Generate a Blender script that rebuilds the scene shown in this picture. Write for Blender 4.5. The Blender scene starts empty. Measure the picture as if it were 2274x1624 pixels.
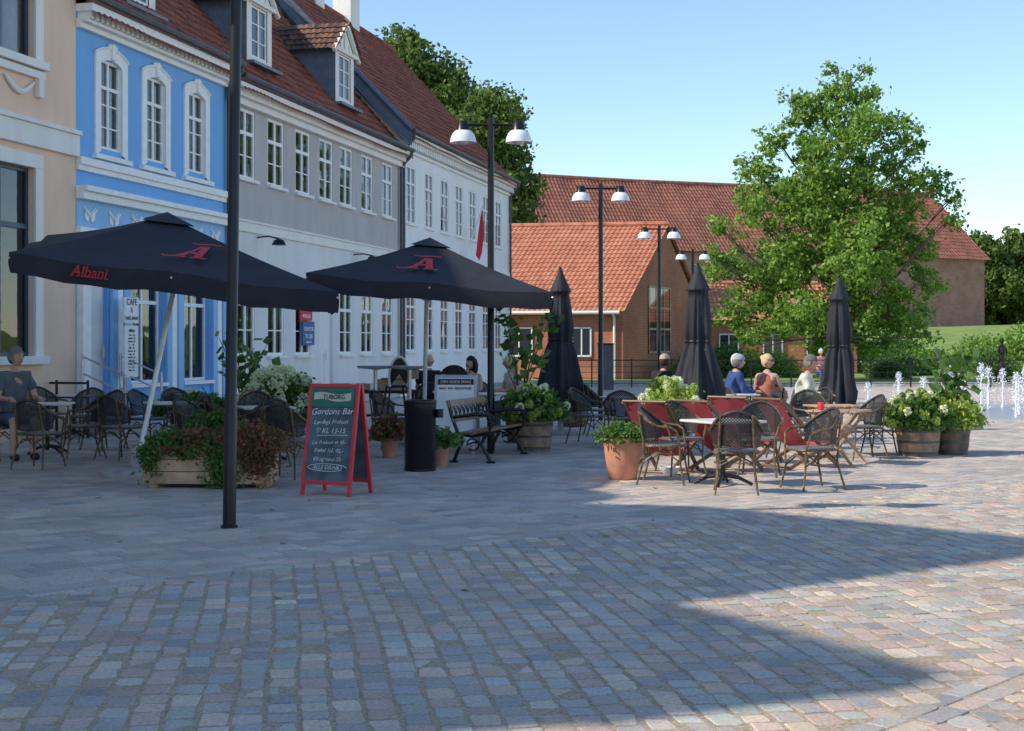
import bpy, math, random
import numpy as np
from mathutils import Vector, Matrix, Euler
random.seed(7); rng=np.random.default_rng(7)
R=math.radians
COL=bpy.context.scene.collection
# ------------------------------------------------------------------ materials
def newmat(name):
    m=bpy.data.materials.new(name); m.use_nodes=True
    nt=m.node_tree; return m,nt,nt.nodes['Principled BSDF']
def N(nt,t,**k):
    n=nt.nodes.new(t)
    for a,b in k.items(): setattr(n,a,b)
    return n
def ramp(nt,stops):
    r=N(nt,'ShaderNodeValToRGB'); e=r.color_ramp.elements
    while len(e)<len(stops): e.new(.5)
    for i,(p,c) in enumerate(stops):
        e[i].position=p; e[i].color=(c[0],c[1],c[2],1)
    return r
def simple(name,col,rough=.6,metal=0,var=.18,scale=6,bump=0,bscale=60,spec=None,coord='Object'):
    m,nt,b=newmat(name); L=nt.links.new
    tc=N(nt,'ShaderNodeTexCoord'); no=N(nt,'ShaderNodeTexNoise'); no.inputs['Scale'].default_value=scale; no.inputs['Detail'].default_value=6
    L(tc.outputs[coord],no.inputs['Vector'])
    lo=[c*(1-var) for c in col]; hi=[min(1,c*(1+var)) for c in col]
    r=ramp(nt,[(.3,lo),(.7,hi)]); L(no.outputs['Fac'],r.inputs[0]); L(r.outputs[0],b.inputs['Base Color'])
    b.inputs['Roughness'].default_value=rough; b.inputs['Metallic'].default_value=metal
    if spec is not None: b.inputs['Specular IOR Level'].default_value=spec
    if bump>0:
        n2=N(nt,'ShaderNodeTexNoise'); n2.inputs['Scale'].default_value=bscale; n2.inputs['Detail'].default_value=4
        L(tc.outputs[coord],n2.inputs['Vector'])
        bp=N(nt,'ShaderNodeBump'); bp.inputs['Strength'].default_value=bump; bp.inputs['Distance'].default_value=.02
        L(n2.outputs['Fac'],bp.inputs['Height']); L(bp.outputs[0],b.inputs['Normal'])
    return m
def plaster(name,col,stain=.25):
    m,nt,b=newmat(name); L=nt.links.new
    tc=N(nt,'ShaderNodeTexCoord')
    mp=N(nt,'ShaderNodeMapping'); mp.inputs['Scale'].default_value=(1.2,1.2,.35); L(tc.outputs['Object'],mp.inputs[0])
    n1=N(nt,'ShaderNodeTexNoise'); n1.inputs['Scale'].default_value=1.3; n1.inputs['Detail'].default_value=8; n1.inputs['Roughness'].default_value=.65
    L(mp.outputs[0],n1.inputs['Vector'])
    r=ramp(nt,[(.3,[c*(1-stain) for c in col]),(.55,col),(.8,[min(1,c*1.08) for c in col])]); L(n1.outputs['Fac'],r.inputs[0])
    L(r.outputs[0],b.inputs['Base Color']); b.inputs['Roughness'].default_value=.85
    n2=N(nt,'ShaderNodeTexNoise'); n2.inputs['Scale'].default_value=25; n2.inputs['Detail'].default_value=6; L(tc.outputs['Object'],n2.inputs['Vector'])
    bp=N(nt,'ShaderNodeBump'); bp.inputs['Strength'].default_value=.25; bp.inputs['Distance'].default_value=.02
    L(n2.outputs['Fac'],bp.inputs['Height']); L(bp.outputs[0],b.inputs['Normal'])
    return m
def tilemat(name,cols,dirt=.6):
    m,nt,b=newmat(name); L=nt.links.new
    uv=N(nt,'ShaderNodeUVMap'); fl=N(nt,'ShaderNodeVectorMath',operation='FLOOR'); L(uv.outputs[0],fl.inputs[0])
    wn=N(nt,'ShaderNodeTexWhiteNoise'); wn.noise_dimensions='2D'; L(fl.outputs[0],wn.inputs['Vector'])
    r=ramp(nt,[(i/(len(cols)-1),c) for i,c in enumerate(cols)]); L(wn.outputs['Value'],r.inputs[0])
    tc=N(nt,'ShaderNodeTexCoord'); n1=N(nt,'ShaderNodeTexNoise'); n1.inputs['Scale'].default_value=.9; n1.inputs['Detail'].default_value=10; n1.inputs['Roughness'].default_value=.7
    L(tc.outputs['Object'],n1.inputs['Vector'])
    r2=ramp(nt,[(.35,(.62,.58,.56)),(.6,(1,1,1))]); L(n1.outputs['Fac'],r2.inputs[0])
    sp=N(nt,'ShaderNodeSeparateXYZ'); L(uv.outputs[0],sp.inputs[0])
    fr=N(nt,'ShaderNodeMath',operation='FRACT'); L(sp.outputs[0],fr.inputs[0])
    rc=ramp(nt,[(.0,(1,1,1)),(.35,(.95,.95,.95)),(.5,(.55,.5,.5)),(.65,(.95,.95,.95)),(1,(1,1,1))]); L(fr.outputs[0],rc.inputs[0])
    mx=N(nt,'ShaderNodeMix',data_type='RGBA',blend_type='MULTIPLY'); mx.inputs[0].default_value=dirt
    L(r.outputs[0],mx.inputs[6]); L(r2.outputs[0],mx.inputs[7])
    m2=N(nt,'ShaderNodeMix',data_type='RGBA',blend_type='MULTIPLY'); m2.inputs[0].default_value=.8
    L(mx.outputs[2],m2.inputs[6]); L(rc.outputs[0],m2.inputs[7]); L(m2.outputs[2],b.inputs['Base Color'])
    b.inputs['Roughness'].default_value=.8
    return m
def brickmat(name,c1,c2,mortar,bw=.23,rh=.075):
    m,nt,b=newmat(name); L=nt.links.new
    uv=N(nt,'ShaderNodeUVMap'); bk=N(nt,'ShaderNodeTexBrick')
    bk.inputs['Color1'].default_value=(*c1,1); bk.inputs['Color2'].default_value=(*c2,1); bk.inputs['Mortar'].default_value=(*mortar,1)
    bk.inputs['Scale'].default_value=1; bk.inputs['Mortar Size'].default_value=.008; bk.inputs['Brick Width'].default_value=bw; bk.inputs['Row Height'].default_value=rh
    L(uv.outputs[0],bk.inputs['Vector'])
    tc=N(nt,'ShaderNodeTexCoord'); n1=N(nt,'ShaderNodeTexNoise'); n1.inputs['Scale'].default_value=.6; n1.inputs['Detail'].default_value=8
    L(tc.outputs['Object'],n1.inputs['Vector'])
    r2=ramp(nt,[(.35,(.68,.66,.66)),(.65,(1.0,1.0,1.0))]); L(n1.outputs['Fac'],r2.inputs[0])
    mx=N(nt,'ShaderNodeMix',data_type='RGBA',blend_type='MULTIPLY'); mx.inputs[0].default_value=.8
    L(bk.outputs['Color'],mx.inputs[6]); L(r2.outputs[0],mx.inputs[7]); L(mx.outputs[2],b.inputs['Base Color'])
    b.inputs['Roughness'].default_value=.9
    return m
def leafmat(name,cols,trans=.35,rough=.5):
    m,nt,b=newmat(name); L=nt.links.new
    g=N(nt,'ShaderNodeNewGeometry'); r=ramp(nt,[(i/(len(cols)-1),c) for i,c in enumerate(cols)])
    L(g.outputs['Random Per Island'],r.inputs[0]); L(r.outputs[0],b.inputs['Base Color']); b.inputs['Roughness'].default_value=rough
    b.inputs['Specular IOR Level'].default_value=.3
    tr=N(nt,'ShaderNodeBsdfTranslucent'); mx=N(nt,'ShaderNodeMixShader'); mx.inputs[0].default_value=trans
    hs=N(nt,'ShaderNodeHueSaturation'); hs.inputs['Value'].default_value=1.5; L(r.outputs[0],hs.inputs['Color']); L(hs.outputs[0],tr.inputs['Color'])
    L(b.outputs[0],mx.inputs[1]); L(tr.outputs[0],mx.inputs[2]); L(mx.outputs[0],nt.nodes['Material Output'].inputs[0])
    return m
def glassmat(name,tint=(.6,.64,.66)):
    m,nt,b=newmat(name); L=nt.links.new
    lw=N(nt,'ShaderNodeFresnel'); lw.inputs[0].default_value=1.75
    tr=N(nt,'ShaderNodeBsdfTransparent'); tr.inputs[0].default_value=(*tint,1)
    gl=N(nt,'ShaderNodeBsdfGlossy'); gl.inputs['Roughness'].default_value=.02; gl.inputs['Color'].default_value=(.9,.93,.95,1)
    tc=N(nt,'ShaderNodeTexCoord'); n=N(nt,'ShaderNodeTexNoise'); n.inputs['Scale'].default_value=1.5; L(tc.outputs['Object'],n.inputs['Vector'])
    bp=N(nt,'ShaderNodeBump'); bp.inputs['Strength'].default_value=.12; bp.inputs['Distance'].default_value=.05; L(n.outputs['Fac'],bp.inputs['Height']); L(bp.outputs[0],gl.inputs['Normal'])
    mx=N(nt,'ShaderNodeMixShader'); L(lw.outputs[0],mx.inputs[0]); L(tr.outputs[0],mx.inputs[1]); L(gl.outputs[0],mx.inputs[2])
    L(mx.outputs[0],nt.nodes['Material Output'].inputs[0]); return m
M={}
M['peach']=plaster('peach_plaster',(.86,.60,.43),.1)
M['blue']=plaster('blue_plaster',(.20,.45,.80),.07)
M['lightblue']=plaster('light_blue_plaster',(.32,.55,.82),.1)
M['grey']=plaster('grey_plaster',(.51,.475,.45),.14)
M['lightgrey']=plaster('light_grey_plaster',(.78,.75,.73),.12)
M['whitewall']=plaster('white_plaster',(.88,.86,.86),.08)
M['trim']=simple('white_trim',(.88,.86,.83),.6,var=.06)
M['offtrim']=plaster('cream_trim',(.86,.82,.76),.1)
M['tile']=tilemat('clay_tile',[(.16,.047,.028),(.29,.08,.043),(.37,.11,.058),(.25,.068,.038)])
M['oldtile']=tilemat('mossy_tile',[(.06,.04,.035),(.14,.07,.045),(.24,.115,.07)])
M['brighttile']=tilemat('bright_clay_tile',[(.50,.185,.105),(.57,.22,.125),(.63,.265,.155)],.3)
M['castletile']=tilemat('castle_tile',[(.28,.10,.068),(.34,.125,.082),(.39,.15,.10)],.4)
M['lead']=simple('lead_flashing',(.14,.17,.21),.5,.3)
M['gutter']=simple('gutter_metal',(.10,.10,.11),.5,.5)
M['brick']=brickmat('orange_brick',(.62,.19,.085),(.50,.14,.06),(.45,.33,.26))
M['castlebrick']=brickmat('old_brick',(.48,.22,.16),(.36,.16,.12),(.44,.35,.3),.3,.1)
M['glass']=glassmat('window_glass')
M['curtain']=simple('curtain',(.85,.85,.84),.9,var=.1,scale=12)
M['darkwood']=simple('navy_joinery',(.04,.065,.11),.4)
M['blackmetal']=simple('black_metal',(.014,.014,.016),.35,.3,var=.25,scale=3)
M['steel']=simple('steel',(.55,.56,.57),.35,.9)
M['lampwhite']=simple('enamel_white',(.82,.83,.84),.3,var=.04)
M['canvas']=simple('black_canvas',(.015,.017,.026),.75,var=.3,scale=3,bump=.3,bscale=9)
M['polewhite']=simple('pole_alu',(.75,.75,.74),.4,.2)
M['redprint']=simple('red_print',(.62,.03,.04),.6)
M['mutedred']=simple('muted_red_print',(.42,.025,.035),.7)
M['concrete']=simple('concrete',(.4,.39,.37),.9,bump=.3)
M['wood']=simple('planter_wood',(.52,.34,.20),.75,var=.35,scale=5,bump=.3,bscale=30)
M['benchwood']=simple('bench_wood',(.23,.12,.055),.4,var=.4,scale=9)
M['barrel']=simple('barrel_wood',(.17,.115,.08),.8,var=.4,scale=9,bump=.3)
M['barrelold']=simple('light_barrel_wood',(.32,.21,.14),.8,var=.4,scale=9,bump=.3)
M['terracotta']=simple('terracotta',(.58,.26,.16),.75,var=.2,scale=7,bump=.2)
M['redpaint']=simple('red_paint',(.68,.04,.05),.4,var=.1)
M['chalk']=simple('chalkboard',(.09,.125,.15),.7,var=.5,scale=5)
M['green']=simple('green_header',(.02,.16,.10),.5)
M['chalkwhite']=simple('chalk_white',(.85,.85,.85),.9)
M['gold']=simple('silver_gold_print',(.6,.55,.42),.5)
M['blackprint']=simple('black_print',(.02,.02,.02),.6)
M['whiteboard']=simple('sign_white',(.82,.82,.8),.5,var=.06)
M['signblue']=simple('sign_blue',(.04,.11,.3),.5)
M['bamboo']=simple('bamboo_tube',(.125,.085,.038),.45,var=.75,scale=18)
def weave(name,a,b_,sc=70):
    m,nt,b=newmat(name); L=nt.links.new
    uv=N(nt,'ShaderNodeUVMap'); ck=N(nt,'ShaderNodeTexChecker'); ck.inputs['Scale'].default_value=sc
    ck.inputs['Color1'].default_value=(*a,1); ck.inputs['Color2'].default_value=(*b_,1)
    L(uv.outputs[0],ck.inputs['Vector']); L(ck.outputs['Color'],b.inputs['Base Color']); b.inputs['Roughness'].default_value=.5
    bp=N(nt,'ShaderNodeBump'); bp.inputs['Strength'].default_value=.5; bp.inputs['Distance'].default_value=.004; L(ck.outputs['Fac'],bp.inputs['Height']); L(bp.outputs[0],b.inputs['Normal'])
    return m
def mesh_weave():
    m,nt,b=newmat('open_rattan'); L=nt.links.new
    uv=N(nt,'ShaderNodeUVMap'); ck=N(nt,'ShaderNodeTexChecker'); ck.inputs['Scale'].default_value=60
    L(uv.outputs[0],ck.inputs['Vector']); b.inputs['Base Color'].default_value=(.022,.021,.022,1); b.inputs['Roughness'].default_value=.45
    tr=N(nt,'ShaderNodeBsdfTransparent'); ml=N(nt,'ShaderNodeMath',operation='MULTIPLY'); ml.inputs[1].default_value=.3; L(ck.outputs['Fac'],ml.inputs[0])
    mx=N(nt,'ShaderNodeMixShader'); L(ml.outputs[0],mx.inputs[0]); L(b.outputs[0],mx.inputs[1]); L(tr.outputs[0],mx.inputs[2]); L(mx.outputs[0],nt.nodes['Material Output'].inputs[0]); return m
M['openrattan']=mesh_weave()
M['rattan']=weave('dark_rattan',(.015,.015,.017),(.07,.065,.06))
M['seatweave']=weave('seat_rattan',(.05,.06,.075),(.26,.26,.26))
M['redcanvas']=simple('red_canvas',(.36,.05,.07),.8,var=.18)
M['deckwood']=simple('deck_wood',(.17,.10,.055),.5)
M['tabletop']=simple('table_top',(.72,.68,.63),.35,var=.1)
M['tablewood']=simple('table_wood',(.50,.31,.17),.5,var=.3)
M['bark']=simple('bark',(.12,.095,.07),.9,var=.4,bump=.6,bscale=14)
M['leaf']=leafmat('tree_leaves',[(.08,.16,.025),(.15,.27,.04),(.23,.37,.06),(.36,.48,.11)],.42)
M['leafdark']=leafmat('dark_leaves',[(.045,.085,.018),(.10,.165,.03),(.20,.26,.055)],.33)
M['leafshrub']=leafmat('shrub_leaves',[(.04,.10,.02),(.09,.19,.04),(.18,.28,.07)])
M['leafyellow']=leafmat('lime_leaves',[(.2,.32,.05),(.38,.48,.09),(.52,.57,.16)])
M['leafrust']=leafmat('rust_leaves',[(.18,.065,.035),(.30,.13,.065),(.12,.14,.04),(.24,.10,.055)])
M['bloom']=leafmat('hydrangea_bloom',[(.66,.70,.45),(.84,.85,.66),(.74,.78,.5)],.3)
M['skin']=simple('skin',(.58,.33,.24),.5,var=.08)
M['water']=simple('fountain_water',(.85,.9,.95),.25,var=.05)
M['soil']=simple('soil',(.05,.035,.025),.95)
M['bronze']=simple('dark_bronze',(.03,.03,.028),.5,.5)
M['cardboard']=simple('cardboard',(.42,.3,.2),.85)
M['bluegrey']=simple('machine_grey',(.42,.44,.48),.4,.3)
M['wicker']=simple('wicker',(.33,.15,.06),.7,var=.4,scale=30)
M['dryleaf']=simple('dry_leaf',(.28,.16,.06),.8,var=.3)
def cloth(name,c): 
    return simple(name,c,.85,var=.15,scale=10,bump=.2,bscale=20)
def grassmat():
    m,nt,b=newmat('grass'); L=nt.links.new
    tc=N(nt,'ShaderNodeTexCoord'); n1=N(nt,'ShaderNodeTexNoise'); n1.inputs['Scale'].default_value=.35; n1.inputs['Detail'].default_value=10; n1.inputs['Roughness'].default_value=.7
    L(tc.outputs['Object'],n1.inputs['Vector'])
    r=ramp(nt,[(.3,(.09,.14,.03)),(.5,(.19,.27,.05)),(.7,(.30,.35,.10))]); L(n1.outputs['Fac'],r.inputs[0]); L(r.outputs[0],b.inputs['Base Color'])
    b.inputs['Roughness'].default_value=.95; return m
M['grass']=grassmat()
def pavefar():
    m,nt,b=newmat('paving_far'); L=nt.links.new
    tc=N(nt,'ShaderNodeTexCoord'); mp=N(nt,'ShaderNodeMapping'); mp.inputs['Rotation'].default_value=(0,0,R(-41)); L(tc.outputs['Object'],mp.inputs[0])
    bk=N(nt,'ShaderNodeTexBrick'); bk.inputs['Scale'].default_value=1; bk.inputs['Brick Width'].default_value=.32; bk.inputs['Row Height'].default_value=.2; bk.inputs['Mortar Size'].default_value=.009
    bk.inputs['Color1'].default_value=(.62,.52,.45,1); bk.inputs['Color2'].default_value=(.50,.44,.40,1); bk.inputs['Mortar'].default_value=(.40,.34,.28,1)
    L(mp.outputs[0],bk.inputs['Vector'])
    n1=N(nt,'ShaderNodeTexNoise'); n1.inputs['Scale'].default_value=.8; n1.inputs['Detail'].default_value=8; L(tc.outputs['Object'],n1.inputs['Vector'])
    r2=ramp(nt,[(.3,(.8,.79,.79)),(.7,(1.12,1.1,1.08))]); L(n1.outputs['Fac'],r2.inputs[0])
    mx=N(nt,'ShaderNodeMix',data_type='RGBA',blend_type='MULTIPLY'); mx.inputs[0].default_value=1
    L(bk.outputs['Color'],mx.inputs[6]); L(r2.outputs[0],mx.inputs[7]); L(mx.outputs[2],b.inputs['Base Color']); b.inputs['Roughness'].default_value=.8
    return m
M['pavefar']=pavefar()
M['sand']=simple('joint_sand',(.52,.41,.29),.95,var=.35,scale=45,bump=.8,bscale=180)
def stonemat():
    m,nt,b=newmat('stone_setts'); L=nt.links.new
    at=N(nt,'ShaderNodeAttribute',attribute_name='Col'); tc=N(nt,'ShaderNodeTexCoord')
    n1=N(nt,'ShaderNodeTexNoise'); n1.inputs['Scale'].default_value=48; n1.inputs['Detail'].default_value=8; n1.inputs['Roughness'].default_value=.75; L(tc.outputs['Object'],n1.inputs['Vector'])
    n3=N(nt,'ShaderNodeTexNoise'); n3.inputs['Scale'].default_value=.9; n3.inputs['Detail'].default_value=5; L(tc.outputs['Object'],n3.inputs['Vector'])
    r=ramp(nt,[(.3,(.6,.6,.6)),(.7,(1.28,1.28,1.28))]); L(n1.outputs['Fac'],r.inputs[0])
    r3=ramp(nt,[(.35,(.86,.85,.84)),(.65,(1.08,1.06,1.02))]); L(n3.outputs['Fac'],r3.inputs[0])
    mx=N(nt,'ShaderNodeMix',data_type='RGBA',blend_type='MULTIPLY'); mx.inputs[0].default_value=1
    L(at.outputs['Color'],mx.inputs[6]); L(r.outputs[0],mx.inputs[7])
    m2=N(nt,'ShaderNodeMix',data_type='RGBA',blend_type='MULTIPLY'); m2.inputs[0].default_value=1
    L(mx.outputs[2],m2.inputs[6]); L(r3.outputs[0],m2.inputs[7]); L(m2.outputs[2],b.inputs['Base Color'])
    b.inputs['Roughness'].default_value=.75; b.inputs['Specular IOR Level'].default_value=.3
    bp=N(nt,'ShaderNodeBump'); bp.inputs['Strength'].default_value=.75; bp.inputs['Distance'].default_value=.008; L(n1.outputs['Fac'],bp.inputs['Height']); L(bp.outputs[0],b.inputs['Normal'])
    return m
M['stone']=stonemat()
# ------------------------------------------------------------------ mesh builder
class MB:
    def __init__(s): s.v=[];s.f=[];s.m=[]
    def add(s,vs,fs,mi=0):
        o=len(s.v); s.v+=[tuple(v) for v in vs]; s.f+=[tuple(i+o for i in f) for f in fs]; s.m+=[mi]*len(fs); return s
    def box(s,c,sz,mi=0,rot=None):
        h=[x/2 for x in sz]; vs=[]
        for x in(-1,1):
            for y in(-1,1):
                for z in(-1,1):
                    p=Vector((x*h[0],y*h[1],z*h[2]))
                    if rot is not None: p=rot@p
                    vs.append(p+Vector(c))
        return s.add(vs,[(0,1,3,2),(4,6,7,5),(0,4,5,1),(2,3,7,6),(0,2,6,4),(1,5,7,3)],mi)
    def bx(s,x0,x1,y0,y1,z0,z1,mi=0): return s.box(((x0+x1)/2,(y0+y1)/2,(z0+z1)/2),(x1-x0,y1-y0,z1-z0),mi)
    def tube(s,pts,r,seg=8,mi=0):
        pts=[Vector(p) for p in pts]; n=len(pts)
        if not hasattr(r,'__len__'): r=[r]*n
        vs=[];prev=None
        for i,p in enumerate(pts):
            d=(pts[min(i+1,n-1)]-pts[max(i-1,0)])
            if d.length<1e-6: d=Vector((0,0,1))
            d.normalize()
            if prev is None:
                a=Vector((0,0,1)) if abs(d.z)<.9 else Vector((1,0,0)); x=d.cross(a).normalized()
            else: x=(prev-d*prev.dot(d)).normalized()
            prev=x; y=d.cross(x)
            for k in range(seg):
                t=2*math.pi*k/seg; vs.append(p+(x*math.cos(t)+y*math.sin(t))*r[i])
        fs=[]
        for i in range(n-1):
            for k in range(seg):
                k2=(k+1)%seg; fs.append((i*seg+k,i*seg+k2,(i+1)*seg+k2,(i+1)*seg+k))
        fs.append(tuple(range(seg))[::-1]); fs.append(tuple((n-1)*seg+k for k in range(seg)))
        return s.add(vs,fs,mi)
    def lathe(s,prof,seg=24,mi=0,c=(0,0,0),fn=None):
        vs=[];n=len(prof)
        for (r,z) in prof:
            for k in range(seg):
                t=2*math.pi*k/seg; rr=r*(fn(t,z) if fn else 1)
                vs.append((c[0]+rr*math.cos(t),c[1]+rr*math.sin(t),c[2]+z))
        fs=[(i*seg+k,i*seg+(k+1)%seg,(i+1)*seg+(k+1)%seg,(i+1)*seg+k) for i in range(n-1) for k in range(seg)]
        fs.append(tuple(range(seg))[::-1]); fs.append(tuple((n-1)*seg+k for k in range(seg)))
        return s.add(vs,fs,mi)
    def ell(s,c,r,mi=0,seg=12,rings=8):
        vs=[(c[0],c[1],c[2]-r[2])]
        for i in range(1,rings):
            a=-math.pi/2+math.pi*i/rings
            for k in range(seg):
                t=2*math.pi*k/seg; vs.append((c[0]+r[0]*math.cos(a)*math.cos(t),c[1]+r[1]*math.cos(a)*math.sin(t),c[2]+r[2]*math.sin(a)))
        vs.append((c[0],c[1],c[2]+r[2])); fs=[]
        for k in range(seg): fs.append((0,1+(k+1)%seg,1+k))
        for i in range(rings-2):
            for k in range(seg):
                a=1+i*seg+k;b=1+i*seg+(k+1)%seg; fs.append((a,b,b+seg,a+seg))
        o=1+(rings-2)*seg
        for k in range(seg): fs.append((o+k,o+(k+1)%seg,len(vs)-1))
        return s.add(vs,fs,mi)
def finish(me,mats,sharp=40):
    for m in mats: me.materials.append(M[m] if isinstance(m,str) else m)
    me.update()
    me.polygons.foreach_set('use_smooth',[True]*len(me.polygons))
    try: me.set_sharp_from_angle(angle=R(sharp))
    except Exception: pass
def mkmesh(name,mb,mats,uv=True,sharp=40):
    me=bpy.data.meshes.new(name); me.from_pydata(mb.v,[],mb.f)
    me.polygons.foreach_set('material_index',mb.m)
    if uv:
        l=me.uv_layers.new(name='UVMap'); 
        for p in me.polygons:
            n=p.normal; ax=max(range(3),key=lambda i:abs(n[i]))
            for li in p.loop_indices:
                c=me.vertices[me.loops[li].vertex_index].co
                l.data[li].uv=(c.x,c.y) if ax==2 else ((c.y,c.z) if ax==0 else (c.x,c.z))
    finish(me,mats,sharp); return me
def obj(name,me,parent=None,loc=(0,0,0),rot=(0,0,0)):
    o=bpy.data.objects.new(name,me); COL.objects.link(o); o.location=loc; o.rotation_euler=rot
    if parent is not None: o.parent=parent
    return o
def part(parent,name,mb,mats,loc=(0,0,0),rot=(0,0,0),label=None,bevel=0,sharp=40):
    if isinstance(mats,str): mats=[mats]
    o=obj(name,mkmesh(name,mb,mats,sharp=sharp),parent,loc,rot)
    if label: o['label']=label
    if bevel:
        b=o.modifiers.new('bevel','BEVEL'); b.width=bevel; b.segments=2; b.limit_method='ANGLE'
    return o
def thing(name,loc,rz=0,label='',cat='',group=None):
    o=bpy.data.objects.new(name,None); COL.objects.link(o); o.location=loc; o.rotation_euler=(0,0,R(rz)); o.empty_display_size=.2
    o['label']=label; o['category']=cat
    if group: o['group']=group
    return o
def dup(src,loc=None,rz=None,label=None,scale=None,parent=None):
    o=src.copy(); COL.objects.link(o)
    if parent is not None: o.parent=parent
    if loc is not None: o.location=loc
    if rz is not None: o.rotation_euler=(src.rotation_euler[0],src.rotation_euler[1],R(rz))
    if scale: o.scale=(scale,)*3 if not hasattr(scale,'__len__') else scale
    if label: o['label']=label
    for c in list(src.children): dup(c,parent=o)
    return o
def struct(name,me,label):
    o=obj(name,me); o['kind']='structure'; o['label']=label; return o
def text(parent,s,size,loc,mat,rot=(90,0,0),shear=0,align='CENTER',name='lettering',bold=0,extr=.001,xs=1,wob=0):
    cu=bpy.data.curves.new('t','FONT'); cu.body=s; cu.size=size; cu.align_x=align; cu.shear=shear; cu.offset=bold; cu.extrude=extr; cu.resolution_u=3
    t=bpy.data.objects.new('t',cu); COL.objects.link(t)
    dg=bpy.context.evaluated_depsgraph_get(); me=bpy.data.meshes.new_from_object(t.evaluated_get(dg)); bpy.data.objects.remove(t)
    if wob:
        ph=random.uniform(0,6)
        for v in me.vertices: v.co.y+=wob*(math.sin(v.co.x*38+ph)+.6*math.sin(v.co.x*91+ph*2)); v.co.x+=wob*.8*math.sin(v.co.y*70+v.co.x*25+ph)
    me.materials.clear(); me.materials.append(M[mat]); me.name=name
    o=obj(name,me,parent,loc,tuple(R(a) for a in rot)); o.scale=(xs,1,1); return o
def npmesh(name,V,F,mats,uv=None,mi=None,sharp=None,col=None):
    me=bpy.data.meshes.new(name); V=np.asarray(V,dtype=np.float32); F=np.asarray(F,dtype=np.int32)
    k=F.shape[1]; me.vertices.add(len(V)); me.vertices.foreach_set('co',V.ravel())
    me.loops.add(F.size); me.loops.foreach_set('vertex_index',F.ravel())
    me.polygons.add(len(F)); me.polygons.foreach_set('loop_start',np.arange(0,F.size,k,dtype=np.int32)); me.polygons.foreach_set('loop_total',np.full(len(F),k,dtype=np.int32))
    me.update(calc_edges=True)
    if mi is not None: me.polygons.foreach_set('material_index',np.asarray(mi,dtype=np.int32))
    if uv is not None:
        l=me.uv_layers.new(name='UVMap'); l.data.foreach_set('uv',np.asarray(uv,dtype=np.float32)[F.ravel()].ravel())
    if col is not None:
        a=me.color_attributes.new('Col','FLOAT_COLOR','POINT'); a.data.foreach_set('color',np.asarray(col,dtype=np.float32).ravel())
    for m in mats: me.materials.append(M[m])
    if sharp: 
        me.polygons.foreach_set('use_smooth',[True]*len(F))
        try: me.set_sharp_from_angle(angle=R(sharp))
        except Exception: pass
    return me
def leaves(C,size,asp=.6,up=0.):
    C=np.asarray(C); n=len(C)
    u=rng.normal(size=(n,3)); u/=np.linalg.norm(u,axis=1)[:,None]
    w=rng.normal(size=(n,3)); w[:,2]+=up; v=np.cross(u,w); v/=np.linalg.norm(v,axis=1)[:,None]+1e-9
    s=(size*rng.uniform(.6,1.3,n))[:,None]
    V=np.stack([C-u*s,C+v*s*asp,C+u*s,C-v*s*asp],1).reshape(-1,3)
    F=np.arange(4*n).reshape(n,4); return V,F
def blobpts(blobs,dens,clump=.35,per=26,shell=.55):
    out=[]
    for (x,y,z,r) in blobs:
        m=max(3,int(dens*r*r))
        d=rng.normal(size=(m,3)); d/=np.linalg.norm(d,axis=1)[:,None]
        rad=r*(shell+(1-shell)*rng.random(m)**.6)*rng.uniform(.7,1.25,m)
        cc=np.array([x,y,z])+d*rad[:,None]*np.array([1,1,.95])
        sz=clump*rng.uniform(.4,1.3,m)
        P=cc[:,None,:]+rng.normal(size=(m,per,3))*sz[:,None,None]*np.array([.55,.55,.42])
        out.append(P.reshape(-1,3))
    return np.concatenate(out)
def tiles(name,p00,p10,p01,p11,mat,parent,tw=.21,th=.32,amp=.03,sag=.03,label=None,sub=5):
    p00,p10,p01,p11=[np.array(p,float) for p in(p00,p10,p01,p11)]
    L=max(np.linalg.norm(p10-p00),np.linalg.norm(p11-p01)); S=np.linalg.norm(p01-p00); S=max(S,np.linalg.norm(p11-p10))
    nc=max(2,int(L/tw)); nr=max(2,int(S/th)); us=np.linspace(0,1,nc*sub+1)
    vs=[];up=[];rid=[]
    for r in range(nr): vs+=[r/nr,(r+1)/nr-1e-4]; up+=[.04,0]; rid+=[r+.02,r+.98]
    vs=np.array(vs);up=np.array(up);rid=np.array(rid)
    nrm=np.cross(p10-p00,(p01+p11)/2-(p00+p10)/2); nrm/=np.linalg.norm(nrm)
    if nrm[2]<0: nrm=-nrm
    U,Vv=np.meshgrid(us,vs); 
    P=((1-U)*(1-Vv))[...,None]*p00+(U*(1-Vv))[...,None]*p10+((1-U)*Vv)[...,None]*p01+(U*Vv)[...,None]*p11
    wave=amp*np.abs(np.cos(np.pi*U*nc))**1.5
    h=wave+up[:,None]+sag*(np.sin(U*L*.55+1)*np.sin(Vv*S*.6+.5)+.5*np.sin(U*L*1.7))
    P=P+h[...,None]*nrm
    w=len(us); V=P.reshape(-1,3); uv=np.stack([U*nc+.001,np.repeat(rid[:,None],w,1)],-1).reshape(-1,2)
    I=np.arange(len(vs)*w).reshape(len(vs),w)
    F=np.stack([I[:-1,:-1],I[:-1,1:],I[1:,1:],I[1:,:-1]],-1).reshape(-1,4)
    o=obj(name,npmesh(name,V,F,[mat],uv,sharp=50),parent)
    if label:o['label']=label
    return o
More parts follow.
